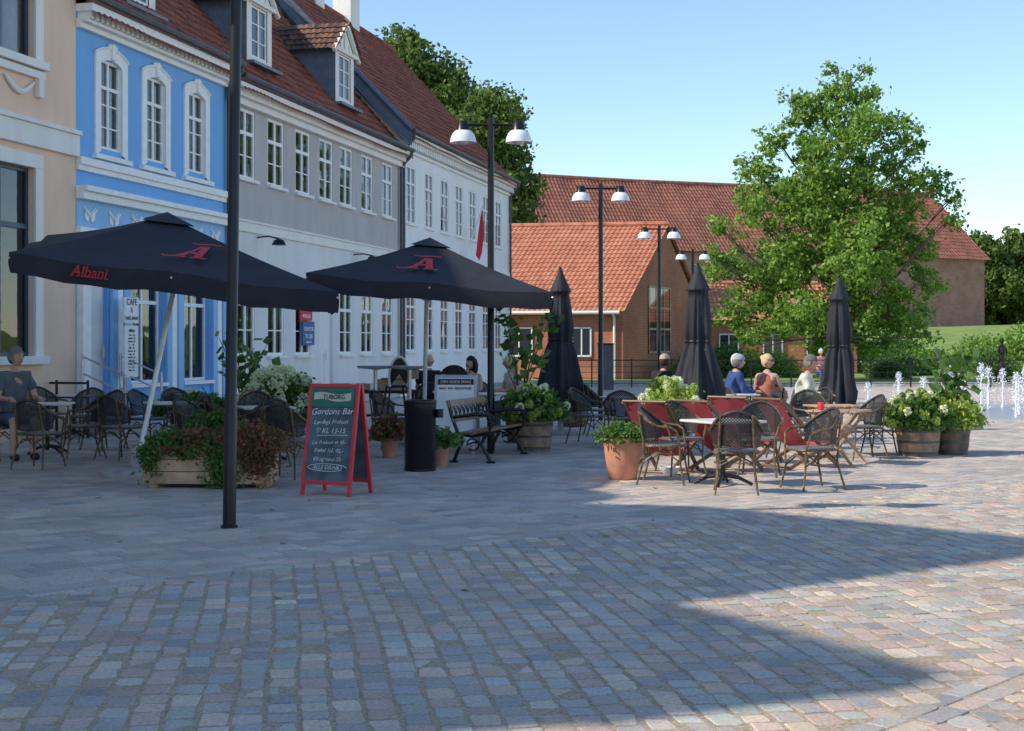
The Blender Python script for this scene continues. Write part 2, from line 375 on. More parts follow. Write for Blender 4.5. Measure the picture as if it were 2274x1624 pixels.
# ------------------------------------------------------------------ camera, light, world
cam=bpy.data.cameras.new('camera'); co=bpy.data.objects.new('camera',cam); COL.objects.link(co)
co.location=(0,0,1.62); co.rotation_euler=(R(90),0,0); cam.sensor_width=36; cam.lens=50.66; cam.shift_y=-.0207; cam.clip_end=2000
bpy.context.scene.camera=co
EL=38; sd=Vector((.96,.28,0)).normalized()*math.cos(R(EL)); sd.z=-math.sin(R(EL))
sl=bpy.data.lights.new('sun','SUN'); sl.energy=5.0; sl.angle=R(.5); sl.color=(1,.91,.77)
so=bpy.data.objects.new('sun',sl); COL.objects.link(so); so.rotation_euler=sd.to_track_quat('-Z','Y').to_euler()
w=bpy.data.worlds.new('World'); bpy.context.scene.world=w; w.use_nodes=True
sk=w.node_tree.nodes.new('ShaderNodeTexSky'); sk.sky_type='NISHITA'; sk.sun_disc=False; sk.sun_elevation=R(EL); sk.sun_rotation=R(254); sk.air_density=1.0; sk.dust_density=.15; sk.ozone_density=3.0
bg=w.node_tree.nodes['Background']; bg.inputs[1].default_value=.215; w.node_tree.links.new(sk.outputs[0],bg.inputs[0])
vs=bpy.context.scene.view_settings; vs.view_transform='Standard'; vs.look='None'; vs.exposure=0
# ------------------------------------------------------------------ ground
mb=MB().add([(-900,-300,-.06),(900,-300,-.06),(900,1500,-.06),(-900,1500,-.06)],[(0,1,2,3)])
struct('ground',mkmesh('ground',mb,['grass']),'wide flat ground around the square')
mb=MB().add([(-40,-30,-.016),(60,-30,-.016),(60,56,-.016),(-40,56,-.016)],[(0,1,2,3)])
struct('plaza',mkmesh('plaza',mb,['pavefar']),'paved stone town square')
mb=MB().add([(-3,4,-.0038),(3,4,-.0038),(12.5,31,-.0038),(-12.5,31,-.0038)],[(0,1,2,3)])
struct('joint_sand',mkmesh('joint_sand',mb,['sand']),'sandy joints beneath the paving stones')
def stones(name,a,wid,len0,len1,inside,pal,tilt,gap,label,jit=.004,edge=(.006,.002)):
    a=np.array(a)/np.linalg.norm(a); b=np.array([a[1],-a[0]])
    C=[];H=[];W=[]
    na=int(45/wid)
    for i in range(-na,na):
        bc=i*wid; s=-45+random.random()*.3
        while s<45:
            l=random.uniform(len0,len1); c=a*(s+l/2)+b*bc+b*.012*math.sin(s*1.7+i*.05)
            if inside(c[0],c[1]): C.append(c);H.append(l/2);W.append(wid/2)
            s+=l
    C=np.array(C);H=np.array(H);W=np.array(W);n=len(C)
    H=H-gap/2-rng.uniform(0,gap*.6,n); W=W-gap/2-rng.uniform(0,gap*.5,n)
    base=np.array([(-1,-.8),(-.8,-1),(.8,-1),(1,-.8),(1,.8),(.8,1),(-.8,1),(-1,.8)])
    P=[]
    jx=rng.normal(size=(n,8))*jit; jy=rng.normal(size=(n,8))*jit; tz=rng.normal(size=(n,1))*tilt*.3; tx=rng.normal(size=(n,1))*tilt*2.0; ty=rng.normal(size=(n,1))*tilt*2.0
    for (ins,z) in((edge[0],0.0),(edge[1],-.0026),(0,-.03)):
        x=(H[:,None]-ins)*base[None,:,0]+jx; y=(W[:,None]-ins)*base[None,:,1]+jy
        zz=np.full((n,8),z)+tz+x*tx+y*ty
        if z<-.02: zz=np.full((n,8),z)
        X=C[:,0:1]+a[0]*x+b[0]*y; Y=C[:,1:2]+a[1]*x+b[1]*y
        P.append(np.stack([X,Y,zz],-1))
    cen=P[0].mean(1,keepdims=True); P=[np.concatenate([cen]+P,1)]
    V=P[0].reshape(-1,3); o=(np.arange(n)*25)[:,None]
    F=[]
    for k in range(8):
        k2=(k+1)%8
        for r in (0,1): F.append(np.concatenate([o+1+r*8+k,o+1+(r+1)*8+k,o+1+(r+1)*8+k2,o+1+r*8+k2],1))
    for k in (0,2,4,6):
        F.append(np.concatenate([o+0,o+1+k,o+1+(k+1)%8,o+1+(k+2)%8],1))
    F=np.concatenate(F)
    pal=np.array(pal); ci=rng.integers(0,len(pal),n); c=pal[ci]*rng.uniform(.84,1.14,(n,1)); c=np.concatenate([c,np.ones((n,1))],1)
    col=np.repeat(c[:,None,:],25,1).reshape(-1,4)
    me=npmesh(name,V,F[:,::-1],['stone'],col=col,sharp=18)
    return struct(name,me,label)
line=lambda X:9.2+.885*(X+3.3)
vis=lambda X,Y:abs(X)<.38*Y+.5
K=lambda p:[tuple(min(.68,a*b) for a,b in zip(c,(1.1,1.06,1.02))) for c in p]
setpal=K([(.46,.44,.42),(.50,.455,.415),(.42,.405,.40),(.55,.44,.385),(.57,.48,.39),(.53,.485,.435),(.52,.41,.365),(.38,.375,.385),(.45,.45,.43),(.60,.525,.43),(.44,.47,.42)])
stones('sett_paving',(-.156,.988),.145,.13,.225,lambda X,Y:5.2<Y<line(X)-.14 and vis(X,Y) and abs((Y-6.03)-1.05*(X-1.53))>.15,setpal,.008,.011,'rough granite setts with sandy joints',.0055,(.008,.003))
slabpal=K([(.49,.45,.41),(.45,.42,.40),(.53,.475,.42),(.51,.455,.41),(.42,.405,.395),(.54,.455,.405),(.47,.445,.42)])
stones('slab_paving',(.749,.663),.2,.22,.38,lambda X,Y:line(X)+.14<Y<31 and vis(X,Y),slabpal,.003,.005,'smooth rectangular stone slabs',.002,(.006,.002))
stones('edge_paving',(.749,.663),.12,.25,.4,lambda X,Y:abs(Y-line(X))<=.135 and vis(X,Y) and Y>5,slabpal,.004,.006,'strip of narrow edging stones',.003)
stones('band_paving',(.69,.724),.13,.2,.32,lambda X,Y:abs((Y-6.03)-1.05*(X-1.53))<=.14 and vis(X,Y) and Y>5.2 and Y<line(X)-.1,setpal,.005,.007,'narrow stone band crossing the setts',.003)
def ss(a,b,x): t=np.clip((x-a)/(b-a),0,1); return t*t*(3-2*t)
gx=np.linspace(-60,140,90); gy=np.linspace(56,330,110); GX,GY=np.meshgrid(gx,gy)
GZ=.02+ss(88,135,GY)*(3.3+.25*np.sin(GX*.13)+.2*np.sin(GY*.21+GX*.07))+ss(180,300,GY)*5+.06*np.sin(GX*.5)*np.sin(GY*.6)*ss(58,70,GY)
I=np.arange(GX.size).reshape(GX.shape); F=np.stack([I[:-1,:-1],I[:-1,1:],I[1:,1:],I[1:,:-1]],-1).reshape(-1,4)
struct('lawn',npmesh('lawn',np.stack([GX,GY,GZ],-1).reshape(-1,3),F,['grass'],sharp=60),'grassy bank rising towards the castle')
mb=MB().bx(-6,40,55.6,56.1,-.1,.14)
struct('kerb',mkmesh('kerb',mb,['concrete']),'low stone kerb edging the square')
lf=mkmesh('fallen_leaf',MB().add([(-.035,0,.004),(0,-.02,.002),(.04,0,.012),(0,.022,.003)],[(0,1,2),(0,2,3)]),['dryleaf'])
for i in range(26):
    y=random.uniform(9,17); x=random.uniform(-.3*y,.12*y); o=obj('fallen_leaf',lf,None,(x,y,.004),(0,0,random.uniform(0,6))); o.scale=(random.uniform(.6,1.3),)*3; o['label']='small dry brown leaf lying on the paving'; o['category']='leaf'; o['group']='dry leaves scattered on the paving'
# ------------------------------------------------------------------ houses on the street
SL=.2384; HC=math.cos(math.atan(SL)); HR=math.degrees(math.atan2(HC,math.sin(math.atan(SL))))
def fac(Y,off=0,z=0): return (-14+SL*Y+HC*off, Y-math.sin(math.atan(SL))*off, z)
def fx(Y,Y0): return (Y-Y0)/HC
def wallfront(mb,L,zones,ops,reveal=.15):
    xs=sorted({0,L}|{o[0] for o in ops}|{o[1] for o in ops}); zs=sorted({z for a in zones for z in a[:2]}|{o[2] for o in ops}|{o[3] for o in ops})
    for i in range(len(xs)-1):
        for j in range(len(zs)-1):
            cx=(xs[i]+xs[i+1])/2; cz=(zs[j]+zs[j+1])/2
            if any(o[0]<cx<o[1] and o[2]<cz<o[3] for o in ops): continue
            mi=[z[2] for z in zones if z[0]<=cz<=z[1]]
            if not mi: continue
            mb.add([(xs[i],0,zs[j]),(xs[i+1],0,zs[j]),(xs[i+1],0,zs[j+1]),(xs[i],0,zs[j+1])],[(0,1,2,3)],mi[0])
    for (a,b,c,d) in ops:
        mi=[z[2] for z in zones if z[0]<=(c+d)/2<=z[1]][0]
        mb.add([(a,0,c),(a,reveal,c),(a,reveal,d),(a,0,d)],[(0,1,2,3)],mi); mb.add([(b,0,c),(b,0,d),(b,reveal,d),(b,reveal,c)],[(0,1,2,3)],mi)
        mb.add([(a,0,d),(a,reveal,d),(b,reveal,d),(b,0,d)],[(0,1,2,3)],mi); mb.add([(a,0,c),(b,0,c),(b,reveal,c),(a,reveal,c)],[(0,1,2,3)],mi)
def shell(mb,L,D,eave,ridge,mi=0):
    mb.add([(0,D,0),(0,D,eave),(L,D,eave),(L,D,0)],[(0,1,2,3)],mi)
    for x in (0,L): mb.add([(x,0,0),(x,D,0),(x,D,eave),(x,D/2,ridge),(x,0,eave)],[(0,1,2,3,4)],mi)
def windowmesh(w,h,cols=2,rows=3,fm='trim',t=.06,transom=None,curt=True):
    mb=MB(); a=w/2
    mb.bx(-a,-a+t,0,.07,0,h).bx(a-t,a,0,.07,0,h).bx(-a+t,a-t,0,.07,0,t).bx(-a+t,a-t,0,.07,h-t,h)
    for i in range(1,cols): 
        x=-a+w*i/cols; mb.bx(x-t*.6,x+t*.6,.004,.066,t,h-t)
    zs=[h*i/rows for i in range(1,rows)]
    if transom: zs=[z for z in zs if abs(z-transom)>.12]; mb.bx(-a+t,a-t,-.008,.06,transom-t*.6,transom+t*.6)
    for z in zs: mb.bx(-a+t,a-t,.018,.052,z-.014,z+.014)
    mb.add([(-a+t,.035,t),(a-t,.035,t),(a-t,.035,h-t),(-a+t,.035,h-t)],[(0,1,2,3)],1)
    if curt:
        for s in(-1,1):
            n=8; vs=[]
            for k in range(n+1):
                x=s*(a-.02-k/n*w*.26); y=.14+.03*math.sin(k*2.4); vs+=[(x,y,.03),(x*(1 if k<n else 1),y,h-.03)]
            mb.add(vs,[(2*k,2*k+2,2*k+3,2*k+1) for k in range(n)],2)
    return mkmesh('window',mb,[fm,'glass','curtain'])
def sillmesh(w,mat='trim',d=.1): return mkmesh('sill',MB().bx(-w/2-.06,w/2+.06,-d,.04,-.07,-.002),[mat])
def addwin(house,me,sill,x,z,y=.1):
    o=obj('window',me,house,(x,y,z))
    if sill: obj('sill',sill,o,(0,-y,0))
    return o
def house(name,Y0,Y1,label,cat='house'):
    return thing(name,fac(Y0),HR,label,cat)
def roofpair(h,L,D,eave,ridge,mat='tile',o=.38,ends=(0,0)):
    s=(ridge-eave)/(D/2)
    tiles('roof',(-ends[0],-o,eave-o*s+.3),(L+ends[1],-o,eave-o*s+.3),(-ends[0],D/2,ridge+.06),(L+ends[1],D/2,ridge+.06),mat,h)
    tiles('roof',(L+ends[1],D+o,eave-o*s+.3),(-ends[0],D+o,eave-o*s+.3),(L+ends[1],D/2,ridge+.06),(-ends[0],D/2,ridge+.06),mat,h,sub=2)
    part(h,'ridge_cap',MB().tube([(-ends[0],D/2,ridge+.1),(L/2,D/2,ridge+.06),(L+ends[1],D/2,ridge+.1)],.13,8),mat)
def gutter(h,L,eave,y=-.42):
    part(h,'gutter',MB().tube([(0,y,eave-.02),(L,y,eave-.06)],.075,8),'gutter')
def pipe(h,x,eave):
    part(h,'downpipe',MB().tube([(x,-.42,eave-.05),(x,-.42,eave-.2),(x,-.09,eave-.55),(x,-.09,.1)],.05,8),'gutter')
# --- peach house
Y0,Y1=13.0,25.87; L=fx(Y1,Y0); H=house('peach_house',Y0,Y1,'peach plastered house with white trim and dark blue shop windows')
wY=[15.2,19.3,23.3]; ops=[]
for y in wY:
    x=fx(y,Y0); ops+=[(x-1.28,x+1.28,1.42,4.62),(x-.75,x+1.28,6.45,8.5)]
mb=MB(); wallfront(mb,L,[(0,5.02,0),(5.02,9.3,0)],ops); shell(mb,L,10,9.3,14); part(H,'wall',mb,['peach'])
bw=windowmesh(2.56,3.2,3,1,'darkwood',.07,2.2,False); uw=windowmesh(2.03,2.05,2,1,'darkwood',.07,1.3)
tr=MB()
for (a,b,c,d) in ops:
    addwin(H,bw if c<3 else uw,None,(a+b)/2,c)
    t=.24; tr.bx(a-t,a,-.05,0,c,d).bx(b,b+t,-.05,0,c,d).bx(a-t,b+t,-.05,0,d,d+t).bx(a-t-.05,b+t+.05,-.14,0,c-.14,c)
    if c>5:
        tr.bx(a-t,b+t,-.09,0,c-.3,c-.17)
        n=12
        for s in range(2):
            x0=a+.1+s*(b-a)/2; pts=[(x0+i/n*((b-a)/2-.15),-.04,c-.38-.22*math.sin(math.pi*i/n)) for i in range(n+1)]
            tr.tube(pts,[.025+.03*math.sin(math.pi*i/n) for i in range(n+1)],6)
        for x in(a-.1,b+.1): tr.bx(x-.08,x+.08,-.1,0,c-.62,c-.3)
tr.bx(0,L-.002,-.09,-.001,4.98,5.36).bx(0,L-.002,-.14,-.001,5.36,5.44).bx(0,L,-.3,-.001,8.95,9.28)
part(H,'trim',tr,['offtrim'],bevel=.008)
roofpair(H,L,10,9.3,14); gutter(H,L,9.3)
# --- blue house
Y0,Y1=25.87,32.07; L=fx(Y1,Y0); H=house('blue_house',Y0,Y1,'sky blue house with white window surrounds and tiled roof')
wx=[fx(y,Y0) for y in(27.07,28.8,30.58)]
ops=[(x-.41,x+.41,5.26,6.93) for x in wx]+[(.35,1.15,.35,3.1),(1.95,3.35,.85,3.1),(4.2,5.5,.85,3.1)]
mb=MB(); wallfront(mb,L,[(0,3.7,1),(3.7,4.25,1),(4.25,7.75,0)],ops); shell(mb,L,10,7.75,13.2); part(H,'wall',mb,['blue','blue'])
me=windowmesh(.82,1.67,2,4,'trim',.055,1.15); 
for x in wx: addwin(H,me,None,x,5.26,.04)
sm=windowmesh(1.4,2.25,2,1,'trim',.06,1.6,False)
addwin(H,sm,sillmesh(1.4),2.65,.85); s2=addwin(H,windowmesh(1.3,2.25,2,1,'trim',.06,1.6,False),sillmesh(1.3),4.85,.85)
dm=MB().bx(-.4,.4,.02,.08,0,2.75).bx(-.3,.3,0,.02,.25,1.0).bx(-.3,.3,.0,.02,1.15,2.5); d=part(H,'door',dm,['lightgrey'],(.75,.08,.35)); part(d,'handle',MB().tube([(.3,-.05,1.0),(.3,-.05,1.25)],.015),'steel')
for x in wx:
    mb=MB()
    def arch(hw,zb,zs,rise,n=12):
        p=[(-hw,zb)]
        for i in range(n+1):
            t=-1+2*i/n; p.append((hw*t,zs+rise*(1-t*t)))
        p.append((hw,zb)); return p
    inn=arch(.40,5.2,6.84,.1); out=arch(.60,5.12,6.99,.15); n=len(inn); v=[]
    for (a,b) in zip(inn,out): v+=[(a[0],-.04,a[1]),(b[0],-.04,b[1]),(a[0],.08,a[1]),(b[0],.0,b[1])]
    f=[]
    for i in range(n-1): a=4*i; b=a+4; f+=[(a,b,b+1,a+1),(a+1,b+1,b+3,a+3),(a,a+2,b+2,b)]
    mb.add(v,f); 
    out2=arch(.62,6.85,7.0,.16); 
    mb.tube([(p[0],-.04,p[1]) for p in out2[1:-1]],.03,6)
    mb.bx(-.06,.06,-.09,-.03,6.95,7.24).bx(-.68,.68,-.11,0,5.04,5.13).bx(-.15,-.06,-.07,-.03,7.15,7.22).bx(.06,.15,-.07,-.03,7.15,7.22)
    part(H,'window_surround',mb,['trim'],(x,0,0))
tr=MB().bx(0,L,-.12,-.001,4.86,5.0).bx(0,L,-.07,-.001,4.76,4.86).bx(0,L-.0,-.24,-.001,4.38,4.48).bx(0,L,-.16,-.001,4.24,4.38).bx(0,L,-.1,-.001,3.62,3.74)
tr.bx(0,L,-.1,-.001,7.32,7.42).bx(0,L,-.34,-.001,7.6,7.74).bx(0,L,-.22,-.001,7.42,7.48)
n=34
for i in range(n): tr.bx(.05+i*L/n,.05+i*L/n+.1,-.28,-.002,7.48,7.6)
tr.bx(.02,.3,-.14,-.001,0,3.4); 
for s in(-1,1): tr.tube([(.16+s*.13,-.2,3.5),(.16+s*.13,-.05,3.5)],.09,12)
tr.bx(0,.34,-.22,-.001,3.56,3.62)
for i in range(7):
    x=.45+i*.88
    for s in(-1,1): tr.add([(x,-.03,4.0),(x+s*.2,-.03,4.14),(x+s*.17,-.03,3.9),(x+s*.06,-.03,3.84)],[(0,1,2,3)] if s<0 else [(3,2,1,0)])
    tr.tube([(x-.2,-.04,4.08),(x,-.05,3.95),(x+.2,-.04,4.08)],.03,6)
part(H,'trim',tr,['trim'],bevel=.006)
for a,b in((1.2,1.4),(1.65,1.9),(3.4,3.62),(3.9,4.15),(5.55,5.78),(6.05,6.3)): part(H,'pilaster',MB().bx(a,b,-.08,-.001,0,3.55),['lightblue'],bevel=.01)
for a,b in((1.42,1.63),(3.64,3.88),(5.8,6.03)): part(H,'pilaster',MB().bx(a,b,-.05,-.001,0,3.5),['trim'])
part(H,'frieze',MB().bx(.0,L,-.02,-.001,3.74,4.24),['lightblue'])
roofpair(H,L,10,7.6,13.2); gutter(H,L,7.86); pipe(H,L-.08,7.86)
pl=thing('number_plate',fac(26.35,.03,3.35),HR,'small dark enamel house number plate on blue wall','sign'); part(pl,'plate',MB().box((0,0,0),(.16,.02,.2)),'signblue'); text(pl,'5',.15,(0,-.012,-.05),'whiteboard')
# --- grey house
def dormer(H,x,mat='oldtile'):
    D=MB(); yf=.6; hw=.76
    D.add([(-hw,yf,8.45),(-.48,yf,8.45),(-.48,yf,9.98),(-hw,yf,9.98)],[(0,1,2,3)]); D.add([(.48,yf,8.45),(hw,yf,8.45),(hw,yf,9.98),(.48,yf,9.98)],[(0,1,2,3)])
    D.add([(-.48,yf,9.86),(.48,yf,9.86),(.48,yf,9.98),(-.48,yf,9.98)],[(0,1,2,3)]); D.add([(-.48,yf,8.45),(.48,yf,8.45),(.48,yf,8.6),(-.48,yf,8.6)],[(0,1,2,3)])
    D.add([(-hw,yf,9.98),(hw,yf,9.98),(0,yf,10.68)],[(0,1,2)])
    for s in(-1,1): D.add([(s*hw,yf,8.4),(s*hw,2.1,10.0),(s*hw,yf,10.0)],[(0,1,2)],1)
    for s in(-1,1):
        D.box((s*.55,yf-.06,10.28),(1.3,.1,.11),0,Matrix.Rotation(s*R(42),3,'Y'))
    D.bx(-hw-.13,hw+.13,yf-.1,yf-.005,9.9,10.0); D.bx(-.07,-.0,yf-.04,yf-.01,10.05,10.55).bx(-.38,-.33,yf-.03,yf-.01,10.03,10.25).bx(.33,.38,yf-.03,yf-.01,10.03,10.25)
    d=part(H,'dormer',D,['offtrim','lead'],(x,0,0))
    for s in(-1,1):
        a,b=( -1.02,0) if s<0 else (1.02,0)
        tiles('dormer_roof',(a,.42,9.86),(a,1.98,9.86),(0,.42,10.8),(0,2.8,10.8),mat,d,.2,.3,sag=.015)
    addwin(d,windowmesh(.94,1.25,2,3,'trim',.05),None,0,8.6,yf+.02)
    part(d,'flashing',MB().bx(-.88,.88,.36,.56,8.36,8.43),['lead'])
for y in(29.2,): dormer(H,fx(y,25.87))
Y0,Y1=32.07,44.3; L=fx(Y1,Y0); H=house('grey_house',Y0,Y1,'long grey plastered house with white small paned windows')
wx=[fx(y,Y0)for y in(33.1,34.8,36.5,38.1,39.6,41.3,43.1)]
ops=[(x-.5,x+.5,5.42,7.02) for x in wx]+[(x-.5,x+.5,1.35,3.15) for i,x in enumerate(wx) if i not in(3,)]+[(wx[3]-.5,wx[3]+.5,.2,3.1)]
mb=MB(); wallfront(mb,L,[(0,.5,2),(.5,4.3,1),(4.3,7.5,0)],ops,.1); shell(mb,L,10,7.5,13.2); part(H,'wall',mb,['grey','lightgrey','grey'])
me=windowmesh(1.0,1.6,2,3,'trim',.07,1.05); me2=windowmesh(1.0,1.8,2,3,'trim',.07,1.2); sm=sillmesh(1.0,'offtrim')
for i,x in enumerate(wx):
    addwin(H,me,sm,x,5.42,.02)
    if i!=3: addwin(H,me2,sm,x,1.35,.02)
d=part(H,'door',MB().bx(-.5,.5,.02,.08,0,2.9).bx(-.4,-.05,0,.02,.2,1.2).bx(.05,.4,0,.02,.2,1.2),['offtrim'],(wx[3],.06,.2)); part(d,'handle',MB().tube([(.05,-.05,1.0),(.05,-.05,1.25)],.015),'steel')
part(H,'trim',MB().bx(0,L,-.06,-.001,4.2,4.42).bx(0,L,-.1,-.001,4.42,4.47).bx(0,L,-.14,-.001,7.05,7.2).bx(0,L,-.26,-.001,7.2,7.36).bx(0,L,-.36,-.001,7.36,7.48),['offtrim'],bevel=.006)
roofpair(H,L,10,7.4,13.2); gutter(H,L,7.62); pipe(H,L-.15,7.6)
for y in(35.2,41.1): dormer(H,fx(y,Y0))
# --- white house
Y0,Y1=44.3,58.2; L=fx(Y1,Y0); H=house('white_house',Y0,Y1,'white plastered house with dentil cornice and red tiled roof')
wx=[fx(y,Y0)for y in(45.4,47.3,49.1,50.9,52.7,54.6,56.5)]
ops=[(x-.48,x+.48,5.42,7.22) for x in wx]+[(x-.48,x+.48,1.4,3.4) for x in wx]
mb=MB(); wallfront(mb,L,[(0,4.3,0),(4.3,8.15,0)],ops,.1); shell(mb,L,10,8.15,13.7); part(H,'wall',mb,['whitewall'])
me=windowmesh(.96,1.8,2,4,'trim',.06,1.25); me2=windowmesh(.96,2.0,2,4,'trim',.06,1.4); sm=sillmesh(.96)
for x in wx: addwin(H,me,sm,x,5.42,.02); addwin(H,me2,sm,x,1.4,.02)
tr=MB().bx(0,L,-.08,-.001,4.3,4.5).bx(0,L,-.1,-.001,7.6,7.68).bx(0,L,-.36,-.001,7.92,8.1)
for i in range(70): tr.bx(i*L/70+.04,i*L/70+.14,-.24,-.002,7.72,7.9)
part(H,'trim',tr,['trim'])
roofpair(H,L,10,8.05,13.7,ends=(0,.15)); gutter(H,L,8.2); pipe(H,L-.1,8.2); pipe(H,.1,8.15)
part(H,'flashing',MB().add([(-.06,-.4,7.7),(-.06,-.4,8.2),(-.06,5,13.85),(-.06,5,13.0)],[(0,1,2,3)]).tube([(-.05,-.4,8.2),(-.05,5,13.8)],.1,6).add([(-.4,-.38,7.72),(-.05,-.38,7.75),(-.05,5,13.45),(-.4,5,13.42)],[(0,1,2,3)]),['lead'])
c=MB().bx(-.5,.5,-.35,.35,0,2.2).bx(-.6,.6,-.45,.45,1.9,2.05).bx(-.55,.55,-.4,.4,2.2,2.3); part(H,'chimney',c,['offtrim'],(fx(53.0,Y0),5,13.1))
c=MB().bx(-.4,.4,-.35,.35,0,1.8).bx(-.45,.45,-.4,.4,1.6,1.7); part(H,'chimney',c,['offtrim'],(fx(49.5,Y0),5,13.3))
part(H,'skylight',MB().box((0,0,0),(.55,.9,.08),0),['lead'],(fx(50.5,Y0),3.6,12.25),(R(48),0,0))
# --- houses nearer the viewer (unseen, gables shaped to throw the foreground shadow)
def casterhouse(Y0,Y1,eave,peak,col,label,pf=.5,e2=None):
    L=fx(Y1,Y0); H=house('caster_house',Y0,Y1,label); D=11; mb=MB(); e2=e2 or eave; px=L*pf
    cx=[L/2+s*1.5 for s in(-1,1)] if L>4.5 else [L/2]
    ops=[(x-.5,x+.5,z,z+1.6) for x in cx for z in(1.2,4.6,7.6)]; em=min(eave,e2)
    wallfront(mb,L,[(0,em,0)],ops); mb.add([(0,0,em),(L,0,em),(L,0,e2),(px,0,peak),(0,0,eave)],[(0,1,2,3,4)])
    mb.add([(0,D,0),(0,D,eave),(px,D,peak),(L,D,e2),(L,D,0)],[(0,1,2,3,4)])
    mb.add([(0,0,0),(0,D,0),(0,D,eave),(0,0,eave)],[(0,1,2,3)]); mb.add([(L,0,0),(L,D,0),(L,D,e2),(L,0,e2)],[(0,1,2,3)])
    part(H,'wall',mb,[col])
    tiles('roof',(-.02,0,eave),(-.02,D,eave),(px,0,peak+.05),(px,D,peak+.05),'tile',H,sub=2); tiles('roof',(L+.02,0,e2),(L+.02,D,e2),(px,0,peak+.05),(px,D,peak+.05),'tile',H,sub=2)
    m=windowmesh(1,1.6); s=sillmesh(1)
    for (a,b,c,d) in ops: addwin(H,m,s,(a+b)/2,c,.08)
casterhouse(5.0,10.4,11.2,13.9,'offtrim','unseen tall pale house, gable shaped for its shadow, clay tile roof',.3,10.9)
casterhouse(2.15,5.0,11.3,12.6,'peach','unseen narrow peach house, lopsided gable shaped for its shadow',.1,11.2)
casterhouse(-14,2.15,10.2,11.0,'grey','unseen broad grey gable fronted house, height set for its shadow',.5)
casterhouse(10.4,13.0,9.4,10.0,'whitewall','unseen narrow white house with low gable roof')
# --- brick annex
def brickbuilding(name,o,du,dv,Lu,Lv,eave,ridge,label,base=0,tm='brighttile'):
    T=thing(name,(o[0],o[1],base),0,label,'building'); du=Vector((*du,0)).normalized(); dv=Vector((*dv,0)).normalized()
    P=lambda u,v,z: tuple(du*u+dv*v+Vector((0,0,z)))
    mb=MB(); mb.add([P(0,0,0),P(Lu,0,0),P(Lu,0,eave),P(0,0,eave)],[(0,1,2,3)]); mb.add([P(0,Lv,0),P(Lu,Lv,0),P(Lu,Lv,eave),P(0,Lv,eave)],[(0,1,2,3)])
    for u in(0,Lu): mb.add([P(u,0,0),P(u,Lv,0),P(u,Lv,eave),P(u,Lv/2,ridge),P(u,0,eave)],[(0,1,2,3,4)])
    part(T,'wall',mb,['brick'])
    tiles('roof',P(-.2,-.35,eave-.15),P(Lu,-.35,eave-.15),P(-.2,Lv/2,ridge+.1),P(Lu,Lv/2,ridge+.1),tm,T,.23,.36,.06)
    tiles('roof',P(-.2,Lv+.35,eave-.15),P(Lu,Lv+.35,eave-.15),P(-.2,Lv/2,ridge+.1),P(Lu,Lv/2,ridge+.1),tm,T,.23,.36,.06)
    part(T,'ridge_cap',MB().tube([P(-.2,Lv/2,ridge+.16),P(Lu,Lv/2,ridge+.16)],.14,8),[tm])
    return T,P
T,P=brickbuilding('brick_annex',(5.0,65),(-1,.18),(.44,.9),14,11,3.2,7.3,'orange brick annex with bright pantile roof')
def winbox(T,P,u,z,w,h,v=0,lab=None):
    mb=MB()
    mb.add([P(u,v-.05,z),P(u+w,v-.05,z),P(u+w,v-.05,z+h),P(u,v-.05,z+h)],[(0,1,2,3)],1)
    for (a,b,c2,d) in((u,u+.07,z,z+h),(u+w-.07,u+w,z,z+h),(u,u+w,z,z+.08),(u,u+w,z+h-.08,z+h),(u+w/2-.03,u+w/2+.03,z,z+h)):
        mb.add([P(a,v-.07,c2),P(b,v-.07,c2),P(b,v-.07,d),P(a,v-.07,d)],[(0,1,2,3)],0)
    return part(T,'window',mb,['trim','darkglass'])
m_,nt_,b_=newmat('dark_window'); b_.inputs['Base Color'].default_value=(.03,.04,.05,1); b_.inputs['Roughness'].default_value=.05; M['darkglass']=m_
for u in(1.4,4.1,6.0): winbox(T,P,u,1.05,1.25 if u>2 else .9,1.35)
mb=MB()
def gq(v0,v1,z0,z1,off,mi): mb.add([P(-off,v0,z0),P(-off,v1,z0),P(-off,v1,z1),P(-off,v0,z1)],[(0,1,2,3)],mi)
gq(3.2,6.2,1.2,4.4,.03,1)
for v in(3.2,4.2,5.2,6.1): gq(v,v+.1,1.2,4.4,.06,0)
for z in(1.2,2.3,3.3,4.3): gq(3.2,6.2,z,z+.1,.05,0)
part(T,'window',mb,['wood','darkglass'],label='tall glazed opening in the gable wall')
part(T,'downpipe',MB().tube([P(.35,-.4,3.1),P(.35,-.1,2.8),P(.35,-.1,0)],.06),'trim'); part(T,'gutter',MB().tube([P(0,-.42,3.05),P(13,-.42,3.05)],.08),'trim')
T,P=brickbuilding('brick_outbuilding',(10.2,78),(1,.05),(0,1),8.6,6,3.0,4.9,'low brick outbuilding with orange tiled roof behind tree')
for u in(1.0,3.4,5.8): winbox(T,P,u,.9,1.1,1.3)
